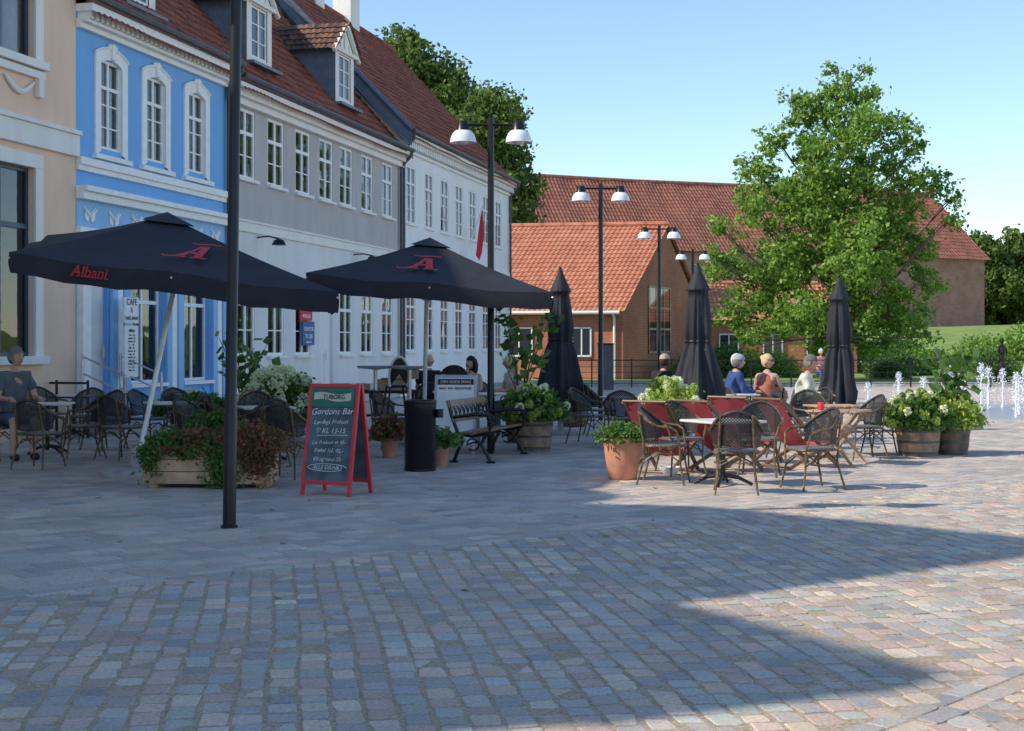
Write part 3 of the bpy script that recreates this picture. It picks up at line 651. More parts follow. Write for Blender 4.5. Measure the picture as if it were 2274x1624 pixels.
# --- castle
T=thing('castle',(-3.3,140.6,0),math.degrees(math.atan2(.385,.923)),'large old red brick castle with long hipped tile roof','castle')
L=62;D=11;E=11.5;RZ=19
mb=MB(); ops=[(x,x+1.1,8.3,10) for x in(6,12,18,24,30,36,42,48)]
wallfront(mb,L,[(0,E,0)],ops,.4); mb.add([(L,0,0),(L,D,0),(L,D,E),(L,0,E)],[(0,1,2,3)]); mb.add([(0,0,0),(0,D,0),(0,D,E),(0,0,E)],[(0,1,2,3)]); mb.add([(0,D,0),(L,D,0),(L,D,E),(0,D,E)],[(0,1,2,3)])
mb.bx(0,L,-.15,-.001,E-.5,E-.1); part(T,'wall',mb,['castlebrick'])
me=windowmesh(1.1,1.7,2,3,'trim',.08,None,False)
for o in ops: addwin(T,me,None,(o[0]+o[1])/2,8.3,.25)
tiles('roof',(-1,-.5,E-.3),(L+.4,-.5,E-.3),(-1,D/2,RZ),(L-3.2,D/2,RZ),'castletile',T,.42,.55,.09,.08,sub=5)
tiles('roof',(-1,D+.5,E-.3),(L+.4,D+.5,E-.3),(-1,D/2,RZ),(L-3.2,D/2,RZ),'castletile',T,.5,.55,.07,.12,sub=2)
tiles('roof',(L+.4,-.5,E-.3),(L+.4,D+.5,E-.3),(L-3.2,D/2,RZ),(L-3.2,D/2+.01,RZ),'castletile',T,.42,.55,.07,.05,sub=4)
part(T,'ridge_cap',MB().tube([(-1,D/2,RZ+.1),(20,D/2,RZ-.05),(40,D/2,RZ+.08),(L-3.2,D/2,RZ+.1)],.25,8),'castletile')
part(T,'chimney',MB().bx(L-3.6,L-2.9,D/2-.4,D/2+.4,RZ-1,RZ+.9),'castlebrick')
# ------------------------------------------------------------------ trees
def tree(name,loc,blobs,dens,size,mat,label,clump=.4,per=26,trunk=.28,shell=.5,cat='tree',group=None,limb=1):
    T=thing(name,loc,0,label,cat,group); mb=MB(); top=max(b[2] for b in blobs)
    pts=[(0,0,-.1),(.05,0,top*.25),(-.08,.05,top*.5),(.05,0,top*.75),(0,0,top)]
    mb.tube(pts,[trunk*1.25,trunk,trunk*.75,trunk*.4,.03],10)
    for (x,y,z,r) in blobs:
        z0=max(top*.15,z-abs(x)*.9-r*1.2); a=Vector((0,0,z0)); b=Vector((x,y,z)); m=(a+b)/2+Vector((0,0,-.15*r))
        mb.tube([a,m,b],[trunk*.42*limb*(1-z0/top*.6),trunk*.26*limb,.02],6)
        for k in range(5):
            d=Vector(rng.normal(size=3)).normalized()*r*.85; mb.tube([m+(b-m)*random.random(),b+d*.5,b+d],[trunk*.14*limb,trunk*.08*limb,.01],5)
    part(T,'trunk',mb,'bark')
    P=blobpts(blobs,dens,clump,per,shell); V,F=leaves(P,size); obj('crown',npmesh('crown',V,F,[mat]),T); return T
B=[(0,12.5,.8),(1.0,12.2,.8),(-1.5,11.5,.95),(.5,10.9,1.25),(-2.7,10.5,.85),(2.2,10.6,1.05),(-3.3,9.1,1.05),(-1.7,8.2,1.4),(.4,8.5,1.55),(2.9,9.0,1.15),(4.5,8.6,.7),(5.1,7.9,.45),(4.6,7.0,.6),(-5.1,6.6,.6),(-3.5,7.1,1.0),(-4.6,4.9,1.05),(-2.1,5.5,1.6),(.4,5.4,1.75),(2.7,5.9,1.35),(-4.7,3.0,.95),(-2.2,3.1,1.45),(.3,2.8,1.6),(2.6,3.1,1.3),(3.8,4.4,.8),(-.1,13.6,.3),(1.0,13.3,.3),(-3.3,1.8,.8),(1.6,1.6,.9),(3.3,1.9,.6),(2.9,7.4,1.1),(3.9,6.0,.8),(-4.1,8.1,.6),(-.9,9.8,1.2),(-.3,1.8,1.0),(-5.5,5.5,.4),(-2.2,12.0,.4),(3.2,10.0,.5),(-3.2,4.2,1.0),(1.6,7.0,1.2),(-.6,7.0,1.2),(1.5,4.3,1.2),(-.7,11.6,.9),(1.6,9.6,1.0)]
bl=[]
for (x,z,r) in B:
    bl.append((x,random.uniform(-.8,.8),z,r))
    if r>1.15: bl.append((x*.8+random.uniform(-.5,.5),random.choice((-1,1))*r*1.4,z-.3,r*.85))
tree('lime_tree',(14.0,62,0),bl,22,.105,'leaf','tall sunlit leafy tree on the lawn beside the railing',.38,40,.2,shell=.3,limb=.6)
def roundblobs(w,h0,h1,n):
    o=[]
    for i in range(n):
        t=(i+.5)/n; z=h0+(h1-h0)*t; prof=math.sin(math.pi*min(1,.18+.8*t))**.7*w
        a=random.uniform(0,6.28); rr=prof*random.uniform(.35,.8); o.append((rr*math.cos(a),rr*math.sin(a),z,random.uniform(.28,.42)*w+.3))
    return o
tree('chestnut_tree',(-6.2,88,0),roundblobs(5.2,9,18.8,22),16,.17,'leafdark','big dark leafy tree rising behind the tiled roofs',.6,34,.5)
tree('chestnut_tree',(-1.0,76,0),roundblobs(3.0,3,14.2,22),18,.14,'leafdark','dark tall tree beside the white house end',.5,34,.4)
tree('chestnut_tree',(-2.6,98,0),roundblobs(5.2,4,17.5,16),10,.25,'leafdark','dark leafy tree behind the brick annex',.7,24,.5)
for i,(x,y,s) in enumerate([(63,196,1),(70,200,1.05),(77,205,.95),(58,215,1.0),(84,200,1.1),(92,210,1.0)]):
    if i==0: t0=tree('woodland_tree',(x,y,4),roundblobs(5.5,1.0,10.8,18),9,.34,'leafdark','dark woodland tree beyond the castle end',.8,28,.5,group='woodland trees beyond the castle')
    else: dup(t0,(x,y,4),i*67,scale=s)
def shrubmesh(name,rx,ry,rz,n,size,mat,cl=.14,per=14):
    m=n//per; d=rng.normal(size=(m,3)); d/=np.linalg.norm(d,axis=1)[:,None]; d[:,2]=np.abs(d[:,2])*1.0
    rad=(.45+.55*rng.random(m)**.5)*rng.uniform(.8,1.15,m); cc=d*rad[:,None]*np.array([rx,ry,rz])
    P=(cc[:,None,:]+rng.normal(size=(m,per,3))*cl*np.array([1,1,.7])).reshape(-1,3); P[:,2]=np.maximum(P[:,2],-.05*rz)
    V,F=leaves(P,size); return npmesh(name,V,F,[mat])
sm=[shrubmesh('foliage',1.6,1.2,1.5,7000,.08,'leafshrub',.2),shrubmesh('foliage',1.6,1.2,1.5,7000,.08,'leaf',.2)]
for i,(x,y,s) in enumerate([(19,72,.9),(21.5,74,1.1),(24,72,.85),(26.5,75,1.2),(22,84,1.4),(28,86,1.3),(18,82,1.2),(32,88,1.3),(10.5,70,1.0),(8.6,68,.8),(17.3,66,.6),(26,66,.6),(36,92,1.5),(41,112,1.4),(48,118,1.6),(13,72,.9)]):
    T=thing('shrub',(x,y,0 if y<88 else .9),i*50,'leafy green shrub growing on the lawn','shrub','shrubs behind the railing'); o=obj('foliage',sm[i%2],T); T.scale=(s,s,s*random.uniform(.8,1.15))
# ------------------------------------------------------------------ street lamps
def lamp(loc,h=5.05):
    T=thing('street_lamp',loc,0,'black steel street lamp with two white domed shades','street lamp','street lamps along the square'); 
    part(T,'pole',MB().lathe([(.058,0),(.058,1.0),(.052,1.02),(.048,h-.02),(.02,h)],20),'blackmetal')
    part(T,'arm',MB().tube([(-.5,0,h-.11),(.5,0,h-.11)],.022,8),'blackmetal')
    for s in(-1,1):
        hd=part(T,'lamp_head',MB().lathe([(.03,.17),(.09,.16),(.1,.04),(.12,0)],20),'blackmetal',(s*.42,0,h-.22))
        part(hd,'lamp_shade',MB().lathe([(.12,.02),(.165,-.03),(.19,-.09),(.2,-.16),(.192,-.16),(.18,-.09),(.1,-.02)],28),'lampwhite')
        part(hd,'bulb',MB().ell((0,0,-.14),(.09,.09,.05)),'lampwhite')
    return T
l1=lamp((-2.5,12.74,0),5.2); l1.rotation_euler=(0,R(.75),0)
part(l1,'base_plate',MB().lathe([(.075,0),(.075,.02),(.06,.025)],20),'blackmetal')
L2=lamp((-.32,21.8,0))
for x,y in((1.89,30.7),(4.24,41.5),(6.5,51.8)): dup(L2,(x,y,0))
# ------------------------------------------------------------------ open parasols
def parasol(base,hub,apex,corners,label):
    T=thing('open_parasol',(base[0],base[1],0),0,label,'parasol','open parasols of the café'); O=Vector((base[0],base[1],0))
    A=Vector(apex)-O; C=[Vector(c)-O for c in corners]; mb=MB(); nn=12
    cen=sum(C,Vector())/4
    for i in range(4):
        c0,c1=C[i],C[(i+1)%4]; idx={}; vs=[]
        for a in range(nn+1):
            for b in range(a+1):
                t=a/nn; e=c0.lerp(c1,b/a) if a else A; p=A.lerp(e,t)
                s=b/a if a else 0; p=p+Vector((0,0,-.045*math.sin(2*math.pi*s)**2*t-.04*math.sin(math.pi*t)))
                idx[(a,b)]=len(vs); vs.append(p)
        fs=[]
        for a in range(nn):
            for b in range(a+1):
                fs.append((idx[(a,b)],idx[(a+1,b)],idx[(a+1,b+1)]))
                if b<a: fs.append((idx[(a,b)],idx[(a+1,b+1)],idx[(a,b+1)]))
        mb.add(vs,fs)
        v2=[]
        for b in range(nn+1):
            p=vs[idx[(nn,b)]]; wv=.014*math.sin(b*1.9+i); out=(p-cen); out.z=0; out.normalize(); v2+=[p,p+out*wv+Vector((0,0,-.13)),p+out*(-.02+wv)+Vector((0,0,-.24+.012*math.sin(b*2.7)))]
        mb.add(v2,[(3*b,3*b+1,3*b+4,3*b+3) for b in range(nn)]+[(3*b+1,3*b+2,3*b+5,3*b+4) for b in range(nn)])
    cp=[A.lerp(c,.17)+Vector((0,0,.015)) for c in C]; tp=A+Vector((0,0,.04)); mb.add([tp]+cp,[(0,1,2),(0,2,3),(0,3,4),(0,4,1)])
    part(T,'canopy',mb,['canvas'],sharp=60)
    B=Vector((0,0,0)); Hb=Vector(hub)-O
    part(T,'pole',MB().tube([B,Hb,A-Vector((0,0,.2))],[.033,.033,.022],12),'polewhite')
    for c in C+[(C[i]+C[(i+1)%4])/2 for i in range(4)]:
        mid=A.lerp(c,.5)
        part(T,'rib',MB().tube([A-Vector((0,0,.16)),mid-Vector((0,0,.12)),c-Vector((0,0,.07))],.013,6),'polewhite')
    for c in C: part(T,'strut',MB().tube([Hb,A.lerp(c,.5)-Vector((0,0,.15))],.013,6),'polewhite')
    part(T,'base',MB().lathe([(.42,0),(.42,.05),(.36,.09),(.06,.1),(.05,.35),(.036,.36)],28),'concrete')
    return T,A,C
def panelmat(T,A,c0,c1,s,tt,lift=.03,valance=False):
    x=(c1-c0).normalized()
    if valance: p=c0.lerp(c1,s)+Vector((0,0,-.18)); y=Vector((0,0,1)); y=(y-x*y.dot(x)).normalized()
    else:
        p=A.lerp(c0.lerp(c1,s),tt); y=(A-(c0+c1)/2); y=(y-x*y.dot(x)).normalized()
    z=x.cross(y); m=Matrix((x,y,z)).transposed().to_4x4(); m.translation=p+z*lift; return m
def emblem(T,m,s):
    mb=MB()
    def q(a,b,c,d): mb.add([(p[0]*s,p[1]*s,0) for p in(a,b,c,d)],[(0,1,2,3)])
    def poly(pts,w,w0=.3):
        v=[];n=len(pts)
        for i,(a,b) in enumerate(pts):
            d=Vector((pts[min(i+1,n-1)][0]-pts[max(i-1,0)][0],pts[min(i+1,n-1)][1]-pts[max(i-1,0)][1])).normalized(); ww=w*(w0+(1-w0)*math.sin(math.pi*i/(n-1)))
            v+=[((a-d.y*ww)*s,(b+d.x*ww)*s,0.0005),((a+d.y*ww)*s,(b-d.x*ww)*s,0.0005)]
        mb.add(v,[(2*i,2*i+1,2*i+3,2*i+2) for i in range(n-1)])
    q((-.42,0),(-.27,0),(.2,1.5),(.05,1.5)); q((.2,0),(.55,0),(.4,1.5),(.12,1.5))
    q((-.2,.5),(.3,.5),(.3,.68),(-.14,.68)); q((.1,-.02),(.72,-.02),(.78,.13),(.12,.13)); q((-.55,-.02),(-.12,-.02),(-.1,.12),(-.5,.12))
    poly([(-1.1,.1),(-.98,-.06),(-.75,-.04),(-.5,.1),(-.32,.42),(-.15,.8)],.07,.5)
    poly([(-.45,1.78),(-.15,1.72),(.15,1.8),(.45,1.86),(.8,1.8)],.07,.6)
    o=part(T,'emblem',mb,['redprint']); o.matrix_local=m
def label3(T,m,txt,size,xs=1):
    o=text(T,txt,size,(0,0,0),'mutedred',(0,0,0),.2,'CENTER','lettering',.003); o.matrix_local=m@Matrix.Diagonal((xs,1,1,1))
    n=len(txt); mb=MB(); wd=max(v.co.x for v in o.data.vertices)*2
    for i in range(n+1):
        x=-wd/2+wd*(i+.35)/(n+.6); mb.add([(x-.022,-.004,.0015),(x+.026,-.004,.0015),(x+.028,.008,.0015),(x-.02,.008,.0015)],[(0,1,2,3)])
    q=part(T,'lettering_serif',mb,'mutedred'); q.matrix_local=m@Matrix.Diagonal((xs,1,1,1))
T,A,C=parasol((-4.68,17.9),(-4.26,18.15,2.32),(-4.40,18.4,3.27),[(-5.83,16.7,2.69),(-1.95,16.2,2.21),(-2.72,19.8,2.42),(-6.54,20.3,3.16)],'large black open parasol tilted, red lettering, behind wooden planter')
emblem(T,panelmat(T,A,C[0],C[1],.57,.76,.02),.29)
label3(T,panelmat(T,A,C[0],C[1],.25,1,.03,True),'Albani',.18,.95)
label3(T,panelmat(T,A,C[1],C[2],.35,1,.03,True),'Albani',.18)
T,A,C=parasol((-1.42,23.2),(-1.36,22.9,2.3),(-1.28,22.5,3.25),[(-2.96,20.7,2.65),(.59,20.7,2.36),(.6,24.2,2.5),(-2.9,24.4,2.85)],'large black open parasol with red emblem over bar tables')
emblem(T,panelmat(T,A,C[0],C[1],.45,.74,.02),.33)
label3(T,panelmat(T,A,C[1],C[2],.3,1,.03,True),'Albani',.18)
def closed(loc,top,wid,bot,label,seed):
    T=thing('closed_parasol',(*loc,0),seed*40,label,'parasol','closed parasols of the café')
    def fn(t,z):
        k=min(1,max(0,(top-.2-z)/.9)); low=min(1,max(0,(1.3-z)/.6))
        return 1+k*(.12*math.cos(7*t+seed+z*1.2)+.09*math.cos(11*t-z*1.5+seed*2)+.07*math.cos(17*t+seed))+.10*low*math.sin(2*t+seed*1.3)+.09*low*math.sin(3*t+z*2+seed)
    q=wid/2; ctl=[(.015,0),(.045,.03),(.06,.1),(.1,.18),(.16,.3),(.205,.4),(.21,.42),(.165,.44),(.18,.55),(.2,.75),(.215,.95),(.22,1.12),(.21,1.22),(.19,1.28),(.22,1.35),(.27,1.5)]
    pr=[(r*(.9+.25*(q-.3)),top-d) for r,d in ctl]+[(q*.82,bot+.5),(q*.95,bot+.3),(q,bot+.14),(q*.93,bot+.02),(q*.8,bot),(q*.5,bot+.15)]
    mb=MB(); seg=96; vs=[]
    for j,(r,z) in enumerate(pr):
        for k in range(seg):
            t=2*math.pi*k/seg; rr=r*fn(t,z); dz=.0
            if z<bot+.2: dz=.09*math.sin(3*t+seed)+.05*math.sin(7*t+seed*2)
            vs.append((rr*math.cos(t),rr*math.sin(t),z+dz))
    n=len(pr); mb.add(vs,[(i*seg+k,i*seg+(k+1)%seg,(i+1)*seg+(k+1)%seg,(i+1)*seg+k) for i in range(n-1) for k in range(seg)]+[tuple(range(seg))])
    part(T,'canopy',mb,'canvas',sharp=80)
    part(T,'pole',MB().tube([(0,0,.0),(0,0,top+.03)],.026,12),'blackmetal'); part(T,'strap',MB().lathe([(.19,top-1.3),(.205,top-1.275),(.19,top-1.25)],96,fn=fn),'blackprint')
    part(T,'base',MB().lathe([(.34,0),(.34,.05),(.28,.08),(.05,.09),(.045,.3)],24),'concrete')
closed((.87,25.9),2.98,.80,.6,'folded black parasol standing by barrel planter',1)
closed((3.1,24.0),2.94,.84,.56,'folded black parasol between café chairs and guests',2)
closed((6.04,26.6),2.86,.66,.5,'folded black parasol near wooden tables',3)
# ------------------------------------------------------------------ chairs
GC='woven bistro chairs of the café'
def bistro(loc,rz,label):
    T=thing('bistro_chair',loc,rz,label,'chair',GC)
    for sx in(-1,1):
        part(T,'leg',MB().tube([(sx*.235,-.25,0),(sx*.2,-.2,.25),(sx*.215,-.2,.46),(sx*.26,-.17,.62)],.0125,8),'bamboo')
        part(T,'leg',MB().tube([(sx*.23,.3,0),(sx*.19,.22,.3),(sx*.19,.23,.5),(sx*.17,.29,.86)],.0125,8),'bamboo')
        part(T,'armrest',MB().tube([(sx*.26,-.17,.62),(sx*.29,-.1,.665),(sx*.29,.05,.68),(sx*.26,.18,.74),(sx*.19,.27,.84)],.015,8),'bamboo')
    s=MB(); n=28
    v=[(0,0,.475)]+[(.24*math.copysign(abs(math.cos(t))**.6,math.cos(t)),.23*math.copysign(abs(math.sin(t))**.6,math.sin(t)),.47) for t in[2*math.pi*i/n for i in range(n)]]
    v+=[(a,b,.44) for a,b,c in v[1:]]
    s.add(v,[(0,1+i,1+(i+1)%n) for i in range(n)]+[(1+i,1+n+i,1+n+(i+1)%n,1+(i+1)%n) for i in range(n)]); s.add([(a,b,.438) for a,b,c in v[1:n+1]],[tuple(range(n))[::-1]])
    part(T,'seat',s,'seatweave')
    fr=MB(); fr.tube([(a*1.03,b*1.03,.445) for a,b,c in v[1:n+1]]+[(v[1][0]*1.03,v[1][1]*1.03,.445)],.012,6)
    for y in(-.2,.23): fr.tube([(-.2,y,.3),(-.08,y,.36),(.0,y,.4),(.08,y,.36),(.2,y,.3)],.009,6)
    for sx in(-1,1): fr.tube([(sx*.2,-.2,.26),(sx*.2,-.05,.37),(sx*.2,.08,.37),(sx*.2,.22,.26)],.009,6)
    part(T,'frame',fr,'bamboo')
    b=MB(); nu,nv=16,8; v=[]
    for j in range(nv+1):
        for i in range(nu+1):
            a=-78+156*i/nu; k=abs(a)/78; zt=.9-.22*k**1.6; zb=.5+.03*k; z=zb+(zt-zb)*j/nv; rr=.255+.03*j/nv
            v.append((rr*math.sin(R(a)),.03+rr*math.cos(R(a))*.98,z))
    w=nu+1; b.add(v,[(j*w+i,j*w+i+1,(j+1)*w+i+1,(j+1)*w+i) for j in range(nv) for i in range(nu)])
    b.tube(v[nv*w:],.018,8,1); b.tube(v[:w],.01,6,1)
    part(T,'backrest',b,['openrattan','rattan'],sharp=80); return T
lab='woven black bistro chair with bamboo look frame on paving'
c0=bistro((2.45,15.75,0),172,lab)
chairs=[(1.79,16.8,75),(3.35,16.15,-72),(3.05,17.8,-20),(2.1,17.9,20),
 (4.95,20.4,-80),(5.45,21.2,-85),(4.6,22.3,-10),(4.0,20.6,60),(4.95,23.8,-60),(3.6,24.8,0),(4.6,25.6,-20),(2.9,26.6,10),(4.0,26.0,5),
 (1.25,23.6,60),(1.72,22.6,178),(2.3,24.2,-80),(1.6,25.6,100),
 (-6.2,18.9,165),(-6.15,20.6,-60),(-5.5,20.3,150),(-4.65,20.6,-100),(-2.72,17.5,160),(-3.9,21.9,10),(-2.9,20.8,-80),(-4.2,19.3,70),(-7.3,20.2,80),(-6.9,23.4,0),(-5.4,23.5,40),(-7.8,24.3,60),
 (-6.3,22.2,-30),(-4.1,20.6,95),(-5.7,22.6,60),(-3.3,19.2,-140),(-1.9,22.6,120),
 (-1.55,27.2,185),(-.75,27.4,-30),(.05,26.7,-70)]
for (x,y,r) in chairs: dup(c0,(x,y,0),r+random.uniform(-5,5))
GD='red canvas deck chairs'
def deck(loc,rz):
    T=thing('deck_chair',loc,rz,'low deck chair with red canvas sling and wooden frame','deck chair',GD)
    for s in(-1,1):
        part(T,'rail',MB().box((s*.3,.02,.46),(.03,1.28,.045),0,Matrix.Rotation(R(43),3,'X')),'deckwood')
        part(T,'leg',MB().box((s*.27,-.05,.19),(.03,.9,.04),0,Matrix.Rotation(R(-25),3,'X')),'deckwood')
    ctrl=[(.5,.93),(.36,.72),(.22,.5),(.06,.33),(-.12,.24),(-.3,.25),(-.46,.38)]; v=[]; nx=6
    for y,z in ctrl:
        for i in range(nx+1):
            x=-.27+.54*i/nx; v.append((x,y,z-.045*math.sin(math.pi*i/nx)+.008*math.sin(i*2.2+y*9)))
    w=nx+1; part(T,'canvas',MB().add(v,[(j*w+i,j*w+i+1,(j+1)*w+i+1,(j+1)*w+i) for j in range(6) for i in range(nx)]),'redcanvas',sharp=80)
    for a,b,c in((.49,.91,.3),(-.46,.38,.28),(.36,.03,.28)): part(T,'crossbar',MB().tube([(-c,a,b),(c,a,b)],.017),'deckwood')
    return T
d0=deck((1.9,18.3,0),148)
for x,y,r in((2.65,18.3,125),(3.2,19.7,140),(3.75,19.0,118)): dup(d0,(x,y,0),r)
# ------------------------------------------------------------------ tables
def table(loc,rz,label,h=.75,w=.72,top='tabletop'):
    T=thing('cafe_table',loc,rz,label,'table','café tables')
    part(T,'table_top',MB().box((0,0,h-.015),(w,w,.03)),top,bevel=.01)
    part(T,'leg',MB().tube([(0,0,.05),(0,0,h-.03)],.03,12).lathe([(.12,h-.05),(.12,h-.032)],12),'blackmetal')
    f=MB()
    for k in range(4):
        a=k*math.pi/2+.78; f.tube([(0,0,.12),(.18*math.cos(a),.18*math.sin(a),.09),(.34*math.cos(a),.34*math.sin(a),.015)],[.028,.022,.018],8)
    part(T,'foot',f,'blackmetal'); return T
t0=table((2.43,16.6,0),28,'square pale topped café table with black iron pedestal')
for x,y,r in((-3.45,20.2,20),(-6.9,21.4,10),(-7.6,25.0,0),(-5.1,21.7,30),(1.9,23.9,15),(-1.1,26.6,5),(3.9,25.3,10),(-.4,25.7,20)): dup(t0,(x,y,0),r)
def woodtable(loc,rz):
    T=thing('folding_table',loc,rz,'slatted wooden folding table with crossed legs on paving','table','wooden folding tables'); mb=MB()
    for i in range(6): mb.bx(-.35,.35,-.35+i*.12,-.35+i*.12+.1,.71,.735)
    part(T,'table_top',mb,'tablewood',bevel=.004)
    for s in(-1,1):
        for q in(-1,1): part(T,'leg',MB().box((s*.3,0,.35),(.03,.9,.035),0,Matrix.Rotation(q*R(51),3,'X')),'tablewood')
    return T
w0=woodtable((4.42,19.5,0),60); dup(w0,(4.7,21.0,0),100)
T=thing('candle_jar',(4.18,19.5,.735),0,'small red glass candle jar on the wooden table','candle'); part(T,'glass',MB().lathe([(.03,0),(.045,.01),(.05,.06),(.04,.1),(.03,.1)],16),'redpaint')
T=thing('bowl',(1.96,17.9,0),0,'small white bowl standing on the paving','bowl'); part(T,'bowl_body',MB().lathe([(.06,0),(.08,.01),(.13,.08),(.14,.1),(.125,.1),(.07,.02)],24),'whiteboard')
# ------------------------------------------------------------------ signs
T=thing('chalkboard_sign',(-1.9,15.62,0),-24,'red framed sandwich board with handwritten chalk menu','sign')
def aframe(T,w,h,d0,frame,faces,legs=.12,th=.035):
    for s in(-1,1):
        up=Vector((0,-s*(d0-.03),h)).normalized(); bas=Vector((0,s*d0,0)); ang=math.atan2(d0-.03,h)*s; rot=Matrix.Rotation(ang,3,'X'); ln=math.hypot(h,d0-.03)
        mb=MB()
        for sx in(-1,1): mb.box(tuple(bas+up*ln/2+Vector((sx*(w/2-.02),0,0))),(.04,th,ln),0,rot)
        for q in(legs+.02,ln-.02): mb.box(tuple(bas+up*q),(w-.08,th*.9,.04),0,rot)
        part(T,'frame',mb,frame,bevel=.004); part(T,'board',MB().box(tuple(bas+up*(ln+legs)/2),(w-.06,th*.5,ln-legs-.06),0,rot),faces)
        part(T,'hinge',MB().tube([(s*.2-.03,0,h),(s*.2+.03,0,h)],.012),'steel')
aframe(T,.62,1.19,.235,'redpaint','chalk')
part(T,'header',MB().box((0,0,0),(.53,.01,.2)),'green',(0,-.078,1.045),(R(-9.8),0,0))
def onboard(s,size,z,shear=.3,x=0,bold=-.0006):
    y=-.235+(.205)*(z/1.19)-.02; o=text(T,s,size,(x,y,z),'chalkwhite',(80.2,0,0),shear,'CENTER','lettering',bold,wob=.0024); o.rotation_euler.rotate_axis('Z',R(random.uniform(0,2.2)))
for s,size,z in(("Gordons Bar",.098,.865),("Lørdags Frokost",.064,.765),("♡ KL 13-15",.078,.665),("Let Frokost er 45,-",.056,.55),("Fadøl ½L 45,-",.064,.46),("Øl og vand 22,-",.058,.37),("ALLE DRINKS",.062,.28)): onboard(s,size,z)
rb=MB(); n=10; v=[]
for i in range(n+1): x=-.23+.46*i/n; z=.012*math.sin(i*.7); v+=[(x,0,z-.035-.01*i/n),(x,0,z+.04-.005*i/n)]
rb.add(v,[(2*i,2*i+2,2*i+3,2*i+1) for i in range(n)]); part(T,'emblem',rb,'gold',(0,-.086,1.055),(R(-9.8),0,0))
text(T,'TUBORG',.068,(.02,-.093,1.03),'blackprint',(80.2,0,0),0,'CENTER','lettering',.001)
part(T,'chalk_mark',MB().tube([(.24*math.cos(t),0,.04*math.sin(t)) for t in[i*.35 for i in range(17)]],.003,4),'chalkwhite',(0,-.205,.3),(R(-9.8),0,0)); part(T,'chalk_mark',MB().tube([(-.16,0,0),(0,0,.008),(.22,0,.01)],.003,4),'chalkwhite',(0,-.148,.635))
T=thing('shop_sign',(-.83,21.6,0),-8,'white sandwich board with black shop lettering','sign')
aframe(T,.64,1.16,.26,'bluegrey','whiteboard')
part(T,'header',MB().box((0,0,0),(.54,.01,.085)),'blackprint',(0,-.068,1.06),(R(-11.6),0,0))
text(T,'DEN GODE SMAG',.058,(0,-.078,1.04),'whiteboard',(78.5,0,0)); text(T,'MAD · VIN · DELIKATESSE',.043,(0,-.1,.95),'blackprint',(78.5,0,0),bold=.001)
text(T,'BESTILLING FORNEMT',.04,(0,-.25,.2),'redprint',(78.5,0,0)); 
T=thing('poster_stand',(-1.05,26.0,0),-10,'black rounded pavement sign with small pink poster','sign')
v=[(-.27,0,.1),(.27,0,.1)]+[(.27*math.cos(t),0,1.0+.25*math.sin(t)) for t in[math.pi*i/12 for i in range(13)]]
n=len(v); part(T,'board',MB().add(v+[(a,.04,c) for a,b,c in v],[tuple(range(n)),tuple(range(n,2*n))[::-1]]+[(i,(i+1)%n,n+(i+1)%n,n+i) for i in range(n)]),'blackmetal')
part(T,'foot',MB().bx(-.27,.27,-.2,.2,0,.05).bx(-.2,-.16,0,.03,.05,.15).bx(.16,.2,0,.03,.05,.15),'blackmetal')
part(T,'poster',MB().bx(-.19,.19,-.01,-.002,.45,.98),'whiteboard'); part(T,'poster',MB().bx(-.19,.19,-.014,-.011,.72,.9),'redprint'); text(T,'H/K',.13,(-.02,-.017,.77),'whiteboard',bold=.003)
def wallsign(Y,off,z0,z1,w,mat,lines,label):
    T=thing('wall_sign',fac(Y,off,z0),HR,label,'sign'); h=z1-z0; part(T,'board',MB().bx(-w/2,w/2,-.02,.02,0,h),mat)
    for s,size,z,m in lines: text(T,s,size,(0,-.024,z),m,(90,0,0),0,'CENTER','lettering',.002)
    return T
wallsign(27.2,.35,2.02,2.5,.55,'whiteboard',(("CAFE",.17,.34,'blackprint'),("&",.13,.2,'redprint'),("TAKE AWAY",.092,.06,'blackprint')),'white sign reading CAFE & TAKE AWAY beside door')
wallsign(27.2,.35,1.0,1.97,.52,'whiteboard',[("MENU",.08,.85,'blackprint')]+[(random.choice(["Kaffe . . . 25,-","Sandwich . . 65,-","Is . . . . . 20,-","Kage . . . . 30,-"]),.042,.78-i*.06,'blackprint') for i in range(12)],'tall white printed café menu board beside door')
wallsign(36.7,.06,1.6,2.2,.8,'signblue',(("KONTOR",.15,.36,'whiteboard'),("TIL LEJE",.15,.18,'whiteboard'),("ledige lokaler",.07,.06,'whiteboard')),'dark blue office to let sign on grey wall')
wallsign(36.5,.08,2.22,2.48,.8,'redprint',(("MÆGLER",.13,.07,'whiteboard'),),'red strip sign above office to let board')
for Y in(33.7,40.2):
    T=thing('wall_lamp',fac(Y,0,4.02),HR,'small black wall lamp on arm above the terrace','lamp','black wall lamps'); part(T,'arm',MB().tube([(0,0,.1),(0,-.3,.12),(0,-.55,.06)],.018),'blackmetal'); part(T,'lamp_shade',MB().lathe([(.03,.06),(.11,.03),(.17,-.08),(.16,-.09)],16,c=(0,-.55,0)),'blackmetal')
T=thing('flag',fac(51.4,0,4.4),HR,'red and white flag hanging folded from wall pole','flag'); part(T,'pole',MB().tube([(0,0,0),(0,-.75,2.2)],.025),'trim')
part(T,'cloth',MB().add([(0,-.72,2.1),(.05,-.62,1.7),(-.03,-.56,1.1),(.03,-.46,.4),(.06,-.58,.2),(0,-.7,.5),(.05,-.76,1.2)],[(0,1,6),(1,2,5,6),(2,3,4,5)]),'redprint'); part(T,'cross',MB().add([(.07,-.7,1.9),(.07,-.62,1.8),(.07,-.55,.4),(.07,-.66,.4)],[(0,1,2,3)]),'whiteboard')
